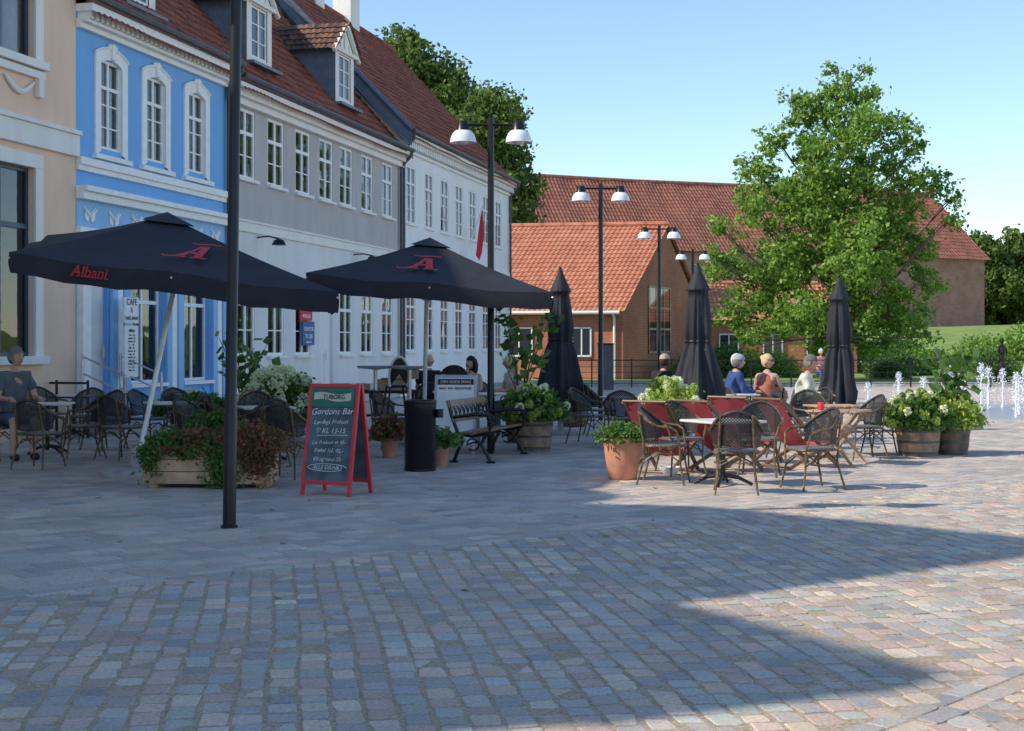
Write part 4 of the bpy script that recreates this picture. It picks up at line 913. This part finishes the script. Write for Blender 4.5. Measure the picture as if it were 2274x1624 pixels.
# ------------------------------------------------------------------ steps & handrail
T=thing('door_steps',fac(26.5,.0),HR,'short stone steps with steel handrails at café door','steps')
part(T,'step',MB().bx(-.7,.7,-.9,-.12,0,.17),'concrete',bevel=.01); part(T,'step',MB().bx(-.7,.7,-.55,-.121,.17,.34),'concrete',bevel=.01)
for sx in(-.68,.68):
    hr=MB(); 
    for z in(.45,.75,1.05): hr.tube([(sx,-.16,z+.35),(sx,-1.0,z)],.018)
    hr.tube([(sx,-.16,.2),(sx,-.16,1.45)],.022); hr.tube([(sx,-1.0,0),(sx,-1.0,1.1)],.022); part(T,'handrail',hr,'steel')
# ------------------------------------------------------------------ bin, bench
T=thing('litter_bin',(-1.18,18.5,0),0,'round black metal litter bin with open top','litter bin')
part(T,'body',MB().lathe([(.19,0),(.2,.02),(.2,.7),(.205,.71),(.205,.86),(.19,.865),(.17,.8),(.0,.78)],32),'blackmetal'); part(T,'rim',MB().lathe([(.2,.86),(.215,.87),(.215,.9),(.2,.905),(.17,.9),(.17,.86)],32),'blackmetal')
part(T,'ashtray',MB().lathe([(.0,.0),(.05,.0),(.05,.1),(.06,.11)],12),'blackmetal',(.25,-.05,.68)); part(T,'base',MB().lathe([(.16,0),(.21,.01),(.21,.035),(.16,.04)],24),'blackmetal')
T=thing('bench',(-.32,20.5,0),74,'wooden slatted bench with black cast iron scroll ends','bench')
for x in(-.85,.85):
    mb=MB(); mb.tube([(x,.26,0),(x,.2,.15),(x,.12,.3),(x,.2,.42),(x,.28,.62),(x,.34,.85)],[.026]*6,8); mb.tube([(x,-.28,0),(x,-.22,.12),(x,-.14,.26),(x,-.2,.38),(x,-.24,.42)],.026,8)
    mb.tube([(x,-.26,.41),(x,0,.36),(x,.2,.4)],.022,8); mb.tube([(x,-.24,.42),(x,-.3,.55),(x,-.24,.65),(x,-.05,.66),(x,.26,.62)],.024,8); mb.tube([(x,-.1,.3)]+[(x,-.02+.09*math.cos(t),.25+.08*math.sin(t)) for t in[i*.6 for i in range(10)]],.014,6)
    mb.tube([(x,-.3,.6)]+[(x,-.27+.05*math.cos(t),.6+.05*math.sin(t)) for t in[i*.6 for i in range(10)]],.014,6); mb.bx(x-.03,x+.03,-.33,-.22,0,.03).bx(x-.03,x+.03,.2,.31,0,.03)
    part(T,'leg',mb,'blackmetal')
mb=MB()
for i in range(6): mb.bx(-.9,.9,-.25+i*.075,-.25+i*.075+.06,.425-.012*min(i,3),.455-.012*min(i,3))
part(T,'seat',mb,'benchwood',bevel=.006)
mb=MB()
mb.box((0,.325,.8),(1.8,.03,.1),0,Matrix.Rotation(R(-16),3,'X')).box((0,.26,.58),(1.8,.025,.06),0,Matrix.Rotation(R(-16),3,'X'))
part(T,'backrest',mb,'benchwood',bevel=.006)
mb=MB()
for i in range(9):
    x=-.72+i*.18; mb.tube([(x,.262,.6)]+[(x+.07*math.sin(t),.29,.68+.07*math.cos(t)) for t in[k*.7 for k in range(9)]]+[(x,.32,.77)],.008,5)
part(T,'ironwork',mb,'blackmetal')
# ------------------------------------------------------------------ planters
def shrubpart(T,c,rx,ry,rz,n,size,mat,name='foliage',cl=.06):
    return obj(name,shrubmesh(name,rx,ry,rz,n,size,mat,cl,10),T,c)
def blooms(T,c,rx,ry,rz,k,r=.07,mat='bloom'):
    P=[]
    for i in range(k):
        a=random.uniform(0,6.28); e=random.uniform(.0,1.4); d=Vector((math.cos(a)*math.cos(e)*rx,math.sin(a)*math.cos(e)*ry,math.sin(e)*rz))*random.uniform(1.0,1.15)
        q=rng.normal(size=(80,3)); q/=np.linalg.norm(q,axis=1)[:,None]; P.append(np.array(d)+q*r*rng.uniform(.8,1.05)*np.array([1,1,1.15]))
    V,F=leaves(np.concatenate(P),.024,.9); obj('blossom',npmesh('blossom',V,F,[mat]),T,c)
T=thing('wooden_planter',(-3.43,16.45,0),-3,'wooden plank planter box with trailing rust and green plants','planter')
mb=MB()
for i in range(3):
    z0=.05+i*.14; mb.bx(-.72,.72,-.25,-.22,z0,z0+.133).bx(-.72,.72,.22,.25,z0,z0+.133).bx(-.72,-.69,-.22,.22,z0,z0+.133).bx(.69,.72,-.22,.22,z0,z0+.133)
part(T,'box',mb,'wood',bevel=.004); part(T,'soil',MB().bx(-.68,.68,-.21,.21,.1,.43),'soil')
for x in(-.61,.61): part(T,'foot',MB().bx(x-.05,x+.05,-.2,.2,0,.048),'wood')
shrubpart(T,(-.45,.0,.42),.3,.26,.2,2000,.028,'leafshrub',cl=.05); shrubpart(T,(.45,0,.42),.38,.32,.26,3400,.03,'leafrust',cl=.06); shrubpart(T,(-.08,.0,.42),.4,.28,.22,2600,.03,'leafrust',cl=.05); shrubpart(T,(.1,-.05,.42),.3,.28,.13,900,.026,'leafshrub',cl=.05)
def trail(name,mat,spec):
    P=np.concatenate([np.stack([rng.normal(cx,sg,k),rng.normal(-.28,.04,k),.47-abs(rng.normal(0,dp,k))],-1) for cx,sg,dp,k in spec]); P[:,2]=np.maximum(P[:,2],.02); V,F=leaves(P,.026); obj(name,npmesh(name,V,F,[mat]),T)
trail('trailing_plant','leafshrub',((.2,.09,.24,1900),(-.64,.07,.14,600),(-.2,.12,.06,300))); trail('trailing_plant','leafrust',((.6,.11,.16,1300),(-.3,.15,.05,400)))
def barrel(loc,r,h,label,mat,name='barrel_planter'):
    T=thing(name,(*loc,0),random.uniform(0,90),label,'planter'); part(T,'barrel',MB().lathe([(r*.84,0),(r*.93,h*.3),(r,h*.85),(r,h),(r*.92,h),(r*.9,h-.05),(.0,h-.06)],36,fn=lambda t,z:1-.012*(abs(math.sin(9*t))<.12)),mat)
    for q in(.12,.5,.88): 
        rr=r*(.84+.16*min(1,q/.85))+.004; part(T,'hoop',MB().lathe([(rr-.01,h*q-.02),(rr+.004,h*q-.02),(rr+.004,h*q+.02),(rr-.01,h*q+.02)],36),'gutter')
    return T
def sapling(T,z,h,n=6,mat='leafshrub',size=.09):
    mb=MB(); P=[]
    for i in range(n):
        a=random.uniform(0,6.28); l=h*random.uniform(.55,1); e=Vector((math.cos(a)*.32*h*random.uniform(.3,1),math.sin(a)*.32*h*random.uniform(.3,1),z+l)); mid=Vector((e.x*.3,e.y*.3,z+l*.5)); mb.tube([(0,0,z-.1),mid,e],[.016,.011,.005],6)
        for k in range(14): p=mid.lerp(e,random.uniform(.0,1.08)); P.append(np.array(p)+rng.normal(size=3)*.09)
    part(T,'stem',mb,'bark'); V,F=leaves(np.array(P),size,.8); obj('leaves',npmesh('leaves',V,F,[mat]),T)
T=barrel((.33,21.9),.29,.46,'half barrel planter with pale hydrangea blossoms','barrelold'); shrubpart(T,(0,0,.5),.5,.45,.42,3600,.045,'leafshrub'); blooms(T,(0,0,.52),.48,.45,.42,16,.06,'leafyellow'); blooms(T,(0,0,.52),.5,.46,.42,16,.06)
T=barrel((.15,23.8),.26,.42,'barrel planter with young fig tree','barrel'); sapling(T,.4,1.75,7)
T=barrel((2.35,21.2),.26,.42,'barrel planter with lime green flowering hydrangea','barrel'); shrubpart(T,(0,0,.5),.55,.42,.46,3000,.045,'leafyellow'); blooms(T,(0,0,.54),.54,.42,.5,26,.065,'leafyellow'); blooms(T,(0,0,.54),.54,.42,.5,14,.06)
T=barrel((5.92,21.0),.32,.42,'half barrel planter with hydrangea blossoms','barrelold'); shrubpart(T,(0,0,.42),.48,.42,.46,3800,.045,'leafshrub'); blooms(T,(0,0,.45),.46,.42,.44,18,.055,'leafyellow'); blooms(T,(0,0,.45),.46,.42,.44,12,.05)
T=barrel((6.5,21.3),.26,.38,'dark barrel planter with hydrangea and fig sapling','barrel'); shrubpart(T,(0,0,.42),.42,.4,.42,2600,.045,'leafyellow'); blooms(T,(0,0,.45),.4,.4,.4,20,.06,'leafyellow'); sapling(T,.4,1.35,7)
T=barrel((1.2,28.4),.3,.42,'dark half barrel planter near folded parasol','barrel'); shrubpart(T,(0,0,.42),.4,.4,.35,2000,.045,'leafshrub')
T=thing('terracotta_pot',(1.33,17.3,0),0,'tall terracotta pot with trailing green plant','plant pot'); part(T,'pot',MB().lathe([(.15,0),(.17,.02),(.21,.25),(.235,.44),(.25,.45),(.25,.5),(.22,.5),(.21,.45),(0,.44)],36),'terracotta'); shrubpart(T,(0,0,.47),.29,.29,.17,2600,.026,'leafshrub')
for (x,y,rx,rz,n,bl,lab) in((-3.75,23.4,.62,.75,5200,80,'bushy white hydrangea in a clay pot by the wall'),(-5.6,24.6,.5,.35,2600,10,'leafy green plant in a clay pot'),(-4.9,23.2,.45,.42,2400,0,'leafy green plant in a clay pot'),(-1.75,20.6,.22,.3,900,0,'small clay pot with rust coloured plant'),(-3.9,18.8,.32,.34,1500,0,'clay pot with low leafy green plant'),(-.95,19.2,.2,.2,700,0,'small clay pot with green plant')):
    T=thing('potted_plant',(x,y,0),0,lab,'potted plant'); r=min(.26,rx*.6); h=.4 if rz>.3 else .28; part(T,'pot',MB().lathe([(r*.7,0),(r*.95,h*.85),(r*1.08,h*.86),(r*1.08,h),(r*.9,h),(0,h-.04)],28),'terracotta')
    shrubpart(T,(0,0,h),rx,rx*.9,rz,n,.045,'leafrust' if 'rust' in lab else 'leafshrub')
    if bl: blooms(T,(0,0,h),rx,rx*.9,rz,bl,.085)
for (x,y,h) in((-4.75,25.6,1.6),(5.6,45,1.4)):
    T=thing('potted_tree',(x,y,0),0,'slender young fig tree in a dark tub','potted tree'); part(T,'pot',MB().lathe([(.2,0),(.26,.36),(.28,.38),(.25,.38),(0,.35)],28),'barrel'); sapling(T,.36,h,8,size=.1)
# ------------------------------------------------------------------ bar furniture behind
T=thing('serving_bench',(-2.55,26.6,0),12,'steel framed serving trolley with wooden lid','trolley')
part(T,'frame',MB().bx(-.8,.8,-.3,.3,.72,.78).bx(-.78,-.72,-.28,-.22,0,.72).bx(.72,.78,-.28,-.22,0,.72).bx(-.78,-.72,.22,.28,0,.72).bx(.72,.78,.22,.28,0,.72).bx(-.75,.75,-.25,.25,.3,.34),'blackmetal')
part(T,'lid',MB().bx(-.8,-.1,-.32,.32,.79,.9),'wood',bevel=.01)
for x,y,z in((-2.2,26.4,.78),(-2.0,26.6,.98)):
    T=thing('cardboard_box',(x,y,z),15,'open brown cardboard box stacked on the trolley','box','cardboard boxes'); part(T,'box',MB().bx(-.25,.25,-.18,.18,.001,.2),'cardboard'); part(T,'flap',MB().box((0,-.22,.21),(.48,.1,.006),0,Matrix.Rotation(R(-25),3,'X')),'cardboard')
for x,y in((-2.35,24.8),(-1.75,24.6)):
    T=thing('bar_table',(x,y,0),10,'tall steel standing table with grey folded top','table','tall bar tables'); part(T,'table_top',MB().lathe([(0,1.18),(.3,1.21),(.33,1.25),(.3,1.24),(0,1.2)],28),'bluegrey'); part(T,'leg',MB().tube([(0,0,.02),(0,0,1.19)],.035,12),'steel'); part(T,'base',MB().lathe([(.25,0),(.25,.02),(.05,.04)],24),'steel')
T=thing('high_chair',(-2.05,25.6,0),200,'black child high chair with white edged back','chair')
part(T,'seat',MB().bx(-.18,.18,-.15,.15,.85,.9),'blackmetal',bevel=.02)
for sx in(-1,1):
    for sy in(-1,1): part(T,'leg',MB().tube([(sx*.28,sy*.26,0),(sx*.15,sy*.12,.86)],.018),'blackmetal')
v=[(.18*math.sin(R(a)),.15+.03*math.cos(R(a)),1.05+.35*math.cos(R(a))) for a in range(-120,121,15)]
part(T,'backrest',MB().add(v+[(0,.17,1.1)],[(i,i+1,len(v)) for i in range(len(v)-1)]).tube(v,.022,8,1),['blackmetal','trim'])
T=thing('wicker_basket',(-4.1,22.6,.0),0,'round wicker basket standing on a stool','basket'); part(T,'basket_body',MB().lathe([(.14,.45),(.18,.5),(.2,.68),(.21,.7),(.18,.7),(.0,.5)],24),'wicker'); part(T,'handle',MB().tube([(.19*math.cos(t),0,.7+.2*math.sin(t)) for t in[math.pi*i/12 for i in range(13)]],.012),'wicker'); part(T,'stool',MB().lathe([(.18,.42),(.2,.45)],16).tube([(-.15,-.1,0),(-.1,-.05,.43)],.015).tube([(.15,-.1,0),(.1,-.05,.43)],.015).tube([(0,.16,0),(0,.08,.43)],.015),'wood')
T=thing('low_railing',(-7.9,25.0,0),HR-90,'low black iron railing beside shop window','railing'); part(T,'rail',MB().tube([(-.6,0,.95),(.6,0,.95)],.02).tube([(-.6,0,.7),(.6,0,.7)],.015),'blackmetal')
for x in(-.6,0,.6): part(T,'post',MB().tube([(x,0,0),(x,0,1.0)],.025),'blackmetal')
# ------------------------------------------------------------------ fence
T=thing('railing_fence',(1.5,54.2,0),0,'long low black metal railing along the square edge','fence')
for i in range(20): part(T,'post',MB().bx(i*1.5-.025,i*1.5+.025,-.02,.02,0,1.05).box((i*1.5,0,1.06),(.07,.06,.03)),'blackmetal')
mb=MB()
for z in(1.0,.78,.56,.34,.14): mb.bx(0,28.5,-.012,.012,z,z+.02 if z<1 else z+.04)
part(T,'rail',mb,'blackmetal')
T=thing('information_pillar',(3.35,51.5,0),0,'dark grey upright information pillar','pillar'); part(T,'body',MB().bx(-.28,.28,-.1,.1,0,1.6),'gutter',bevel=.02); part(T,'cap',MB().bx(-.3,.3,-.12,.12,1.6,1.66),'blackmetal',bevel=.01)
T=thing('bronze_statue',(20.4,60,0),10,'small dark bronze figure on a plinth','statue')
part(T,'plinth',MB().bx(-.25,.25,-.25,.25,0,.12).bx(-.19,.19,-.19,.19,.12,.5).bx(-.24,.24,-.24,.24,.5,.56),'bronze',bevel=.01)
part(T,'figure',MB().lathe([(.15,0),(.16,.05),(.13,.3),(.1,.55),(.12,.7),(.14,.85),(.12,1.0),(.05,1.05),(.045,1.1),(.08,1.15),(.09,1.23),(.06,1.32),(.0,1.34)],20).tube([(-.12,0,.98),(-.2,-.05,.75),(-.1,-.15,.7)],[.045,.035,.025]).tube([(.12,0,.98),(.2,-.02,.75),(.12,-.12,.6)],[.045,.035,.025]),'bronze',(0,0,.56))
# fountains
def jet(seed,h):
    r=random.Random(seed); mb=MB(); n=10
    mb.tube([(r.uniform(-.012,.012),r.uniform(-.012,.012),h*i/n) for i in range(n+1)],[.03-.002*i+r.uniform(0,.015) for i in range(n+1)],6)
    P=[]
    for i in range(420):
        a=r.uniform(0,6.28); t=r.random(); rr=.03+.24*t*r.random(); P.append((rr*math.cos(a),rr*math.sin(a),h*(1.05-t*t*.95)+r.uniform(-.08,.08)))
    V,F=leaves(np.array(P),.019,.7); mb.add(V.tolist(),F.tolist()); return mb
js=[mkmesh('water_column',jet(i,1),['water']) for i in range(4)]
for i,(x,y,h) in enumerate([(8.7,30.5,.45),(9.35,33,.6),(10.0,35,.75),(10.6,34,.9),(10.9,36,1.0),(11.4,35,1.05),(11.9,36,.95),(11.2,32,.9),(12.3,34.5,1.0),(12.6,37,.9),(8.9,36,.6),(10.2,38,.8),(11.8,39,.9),(13.2,37,1.0),(11.6,33,.8)]):
    T=thing('fountain_jet',(x,y,0),i*40,'upright jet of white splashing fountain water','fountain','jets of the ground fountain'); o=obj('water_column',js[i%4],T); o.scale=(1,1,h)
mw,ntw,bw_=newmat('wet_paving'); bw_.inputs['Base Color'].default_value=(.30,.29,.29,1); bw_.inputs['Roughness'].default_value=.3; M['wet']=mw
n=40; v=[(11+3.6*(1+.12*math.sin(3*t)+.06*math.sin(7*t))*math.cos(t),35+5.2*(1+.1*math.sin(4*t))*math.sin(t),-.006) for t in[2*math.pi*i/n for i in range(n)]]
struct('wet_paving',mkmesh('wet_paving',MB().add(v,[tuple(range(n))]),['wet']),'wet stone paving around the fountain jets')
# ------------------------------------------------------------------ people
def skinmesh(V,E,Rd,lv=2):
    me=bpy.data.meshes.new('s'); me.from_pydata(V,E,[]); o=bpy.data.objects.new('s',me); COL.objects.link(o)
    o.modifiers.new('k','SKIN'); sv=me.skin_vertices[0].data
    for i,r in enumerate(Rd): sv[i].radius=(r,r) if not hasattr(r,'__len__') else r
    sv[0].use_root=True; m=o.modifiers.new('u','SUBSURF'); m.levels=lv; m.render_levels=lv
    dg=bpy.context.evaluated_depsgraph_get(); em=o.evaluated_get(dg).to_mesh(); v=[tuple(a.co) for a in em.vertices]; f=[tuple(p.vertices) for p in em.polygons]
    o.evaluated_get(dg).to_mesh_clear(); bpy.data.objects.remove(o); return v,f
def person(loc,rz,label,shirt,pants,hair,lean=0,headturn=0,sleeves='short',hairlen='short',cap=None,arms=None,standing=False,scale=1,legs_bare=False,sz=.46,glasses=False):
    T=thing('person',(loc[0],loc[1],0),rz,label,'person'); T.scale=(scale,)*3
    p=.54 if not standing else .93; f=-lean
    pel=(0,0,p); wa=(0,f*.3,p+.2); ch=(0,f*.75,p+.42); nb=(0,f*1.0,p+.57); nk=(0,f*1.1-.01,p+.64)
    V=[pel,wa,ch,nb,nk]; E=[(0,1),(1,2),(2,3),(3,4)]; Rr=[(.15,.115),(.14,.105),(.165,.115),(.075,.065),(.052,.052)]
    arms=arms or [((-.24,f-.06,p+.25),(-.2,f-.3,p+.24)),((.24,f-.06,p+.25),(.2,f-.3,p+.24))]
    AR=[]
    for s,(el,wr) in zip((-1,1),arms):
        sh=(s*.175,f*.95,p+.53); i=len(V); V+=[sh,el,wr]; E+=[(2,i),(i,i+1),(i+1,i+2)]; Rr+=[.055,.04,.027]; AR.append((sh,el,wr))
    LG=[]
    for s in(-1,1):
        if standing: pts=[(s*.09,0,p-.04),(s*.1,-.02,.5),(s*.11,.02,.08),(s*.12,-.12,.04)]
        else: pts=[(s*.09,-.02,p-.02),(s*.13,-.42,sz+.05),(s*.13,-.38,.09),(s*.14,-.52,.04)]
        i=len(V); V+=pts; E+=[(0,i),(i,i+1),(i+1,i+2),(i+2,i+3)]; Rr+=[.085,.06,.04,.035]; LG.append(pts)
    mb=MB(); v,fc=skinmesh(V,E,Rr); mb.add(v,fc)
    hc=Vector((0,f*1.15-.03,p+.77)); hm=Matrix.Rotation(R(headturn),3,'Z')
    h=MB(); h.ell((0,0,0),(.077,.097,.118),0,20,14); nv=[]
    for (x,y,z) in h.v:
        if z<-.02: k=(z+.02)/.1; x*=1+.25*k; y=y*(1+.12*k)-.012*(-k)
        if y<-.06 and abs(x)<.02 and -.035<z<.02: y-=.02*(1-abs(x)/.02)
        nv.append(tuple(hm@Vector((x,y,z))+hc))
    mb.add(nv,h.f); 
    h=MB(); h.tube([(0,-.088,.015),(0,-.108,-.018),(0,-.112,-.03),(0,-.09,-.04)],[.007,.011,.013,.007],6)
    for s in(-1,1): h.ell((s*.078,.01,-.01),(.012,.02,.032),0,8,6)
    mb.add([tuple(hm@Vector(q)+hc) for q in h.v],h.f)
    for (sh,el,wr) in AR:
        el,wr=Vector(el),Vector(wr); d=(wr-el).normalized(); sd_=d.cross(Vector((0,0,1)));
        if sd_.length<.1: sd_=Vector((1,0,0))
        sd_.normalize(); up=sd_.cross(d)
        mb.tube([wr-d*.02,wr+d*.03,wr+d*.085],[.026,.034,.032],8)
        for k,(o_,l) in enumerate(((-.027,.065),(-.009,.078),(.009,.074),(.027,.058))):
            a=wr+d*.08+sd_*o_; mb.tube([a,a+d*l*.5-up*.008,a+d*l*.85-up*.03],[.009,.008,.006],6)
        a=wr+d*.03+sd_*.03*(1 if sh[0]<0 else -1); q=sd_*(1 if sh[0]<0 else -1); mb.tube([a,a+d*.03+q*.025,a+d*.06+q*.03-up*.01],[.011,.009,.007],6)
    part(T,'body',mb,'skin',sharp=80)
    fcm=MB()
    for s in(-1,1):
        fcm.ell((s*.03,-.088,.018),(.011,.008,.006),0,8,6)
        if glasses: fcm.ell((s*.034,-.1,.018),(.028,.008,.02),0,10,6); fcm.tube([(s*.06,-.09,.022),(s*.08,0,.015)],.003,5)
    fcm.ell((0,-.092,-.06),(.024,.008,.005),1,8,6); part(T,'face_features',fcm,['blackprint','redcanvas'],tuple(hc),(0,0,R(headturn)))
    V=[pel,wa,ch,nb]; E=[(0,1),(1,2),(2,3)]; Rr=[(.178,.145),(.168,.132),(.195,.145),(.1,.09)]
    for (sh,el,wr) in AR:
        if sleeves=='none': continue
        i=len(V); e2=Vector(sh).lerp(Vector(el),.75) if sleeves=='short' else Vector(el); V+=[sh,tuple(e2)]; E+=[(2,i),(i,i+1)]; Rr+=[.078,.06]
        if sleeves=='long': V.append(tuple(Vector(el).lerp(Vector(wr),.95))); E.append((i+1,i+2)); Rr.append(.042)
    v,fc=skinmesh(V,E,Rr); v=[(x+.008*math.sin(z*31+y*20),y+.008*math.sin(z*26+x*24),z) for x,y,z in v]; part(T,'shirt',MB().add(v,fc),[shirt],sharp=80)
    V=[(0,0,p+.04)];E=[];Rr=[(.17,.135)]
    for pts in LG:
        i=len(V); q=[pts[0],pts[1]] + ([] if legs_bare else [pts[2]]); V+=q; E+=[(0,i)]+[(i+k,i+k+1) for k in range(len(q)-1)]; Rr+=[.105,.078]+([] if legs_bare else [.06])
    v,fc=skinmesh(V,E,Rr); part(T,'trousers',MB().add(v,fc),[pants],sharp=80)
    for pts in LG:
        a=Vector(pts[2]); part(T,'shoe',MB().ell((a.x,a.y-.07,.045),(.045,.13,.05),0,12,8),'blackprint')
    hr=MB()
    if hair:
        k=MB(); k.ell((0,.016,.014),(.093,.112,.128),0,24,16); k.v=[(x+.007*math.sin(y*120+z*60),y+.006*math.sin(x*140),z+.007*math.sin(x*110+y*70)) for x,y,z in k.v]
        keep=[]
        for q in k.f:
            c=sum((Vector(k.v[i]) for i in q),Vector())/len(q)
            lim=.05 if c.y<-.04 else (-.02 if c.y<.02 else -.09)
            if c.z>lim: keep.append(q)
        hr.add(k.v,keep)
        if hairlen=='long':
            hr.tube([(0,.07,.06),(0,.1,-.04),(0,.1,-.16),(0,.09,-.26)],[.08,.092,.085,.04],12)
            for s in(-1,1): hr.tube([(s*.065,0,.06),(s*.088,.02,-.05),(s*.08,.04,-.16)],[.03,.036,.018],8)
        if hairlen=='bun': hr.ell((0,.1,.07),(.05,.05,.05),0,12,8)
        part(T,'hair',hr,[hair],tuple(hc),(0,0,R(headturn)),sharp=80)
    if cap:
        k=MB(); k.ell((0,.008,.04),(.1,.12,.105),0,20,14); keep=[q for q in k.f if sum(k.v[i][2] for i in q)/len(q)>.04]
        c=MB().add(k.v,keep); c.add([(-.075,-.08,.05),(.075,-.08,.05),(.06,-.185,.035),(0,-.2,.036),(-.06,-.185,.035)],[(0,1,2,3,4)]); part(T,'cap',c,[cap],tuple(hc),(0,0,R(headturn)))
    return T
cg=cloth('grey_shirt',(.12,.14,.16)); ck=cloth('black_cloth',(.012,.012,.015)); cb=cloth('blue_jacket',(.03,.07,.22)); cc=cloth('cream_shirt',(.68,.68,.56)); ct=cloth('tan_top',(.42,.14,.09)); cj=cloth('jeans',(.08,.1,.17)); cw=cloth('beige_top',(.58,.5,.4))
hb=cloth('brown_hair',(.05,.03,.02)); hg=cloth('grey_hair',(.22,.2,.18)); hy=cloth('blond_hair',(.62,.47,.26)); hw=cloth('white_hair',(.7,.68,.64)); hk=cloth('black_hair',(.01,.008,.008)); cp=cloth('pink_shirt',(.65,.25,.25))
person((-7.12,20.5),40,'man in grey T-shirt and shorts seated at café table',cg,cj,hg,.12,20,scale=1.1,legs_bare=True)
person((-1.55,27.2),185,'bald man in dark shirt seated with back turned',ck,ck,None,.1,-20)
person((-.75,27.4),-10,'dark haired woman leaning cheek on her hand',cw,cj,hk,.14,-25,'none','long',arms=[((-.2,-.32,.78),(-.07,-.24,1.14)),((.22,-.28,.78),(.05,-.4,.78))],scale=.97)
person((.05,26.7),-70,'blond woman in beige top sitting at café table',cw,cj,hy,.08,-15,'short','long',scale=.98)
person((2.7,26.6),140,'person in black clothes and cap seated with back turned',ck,ck,hb,.16,20,'long',cap=cloth('beige_cap',(.45,.36,.26)))
person((3.85,25.6),100,'man in blue jacket and pale cap seated at table',cb,cj,hg,.14,0,'long',cap=cloth('pale_cap',(.4,.43,.48)))
person((4.05,26.6),60,'white haired person seated behind the man in blue',cb,cj,hw,.08,0,'long')
person((4.5,25.7),150,'tanned blond woman with sunglasses in sleeveless top',ct,cj,hy,.14,-95,'none','bun',glasses=True)
person((4.8,24.4),70,'older man in cream shirt and grey cap leaning forward',cc,cj,hg,.2,0,'long',cap=cloth('grey_cap',(.14,.14,.13)))
person((17.7,104,),20,'person in dark clothes standing on the far lawn',ck,cj,hb,standing=True,sleeves='long',arms=[((-.25,0,1.18),(-.24,-.06,.92)),((.25,0,1.18),(.24,-.06,.92))]).location.z=.7
person((12.3,57.5),10,'person in pink shirt seated on the lawn wall',cp,cj,hw,.05,0)
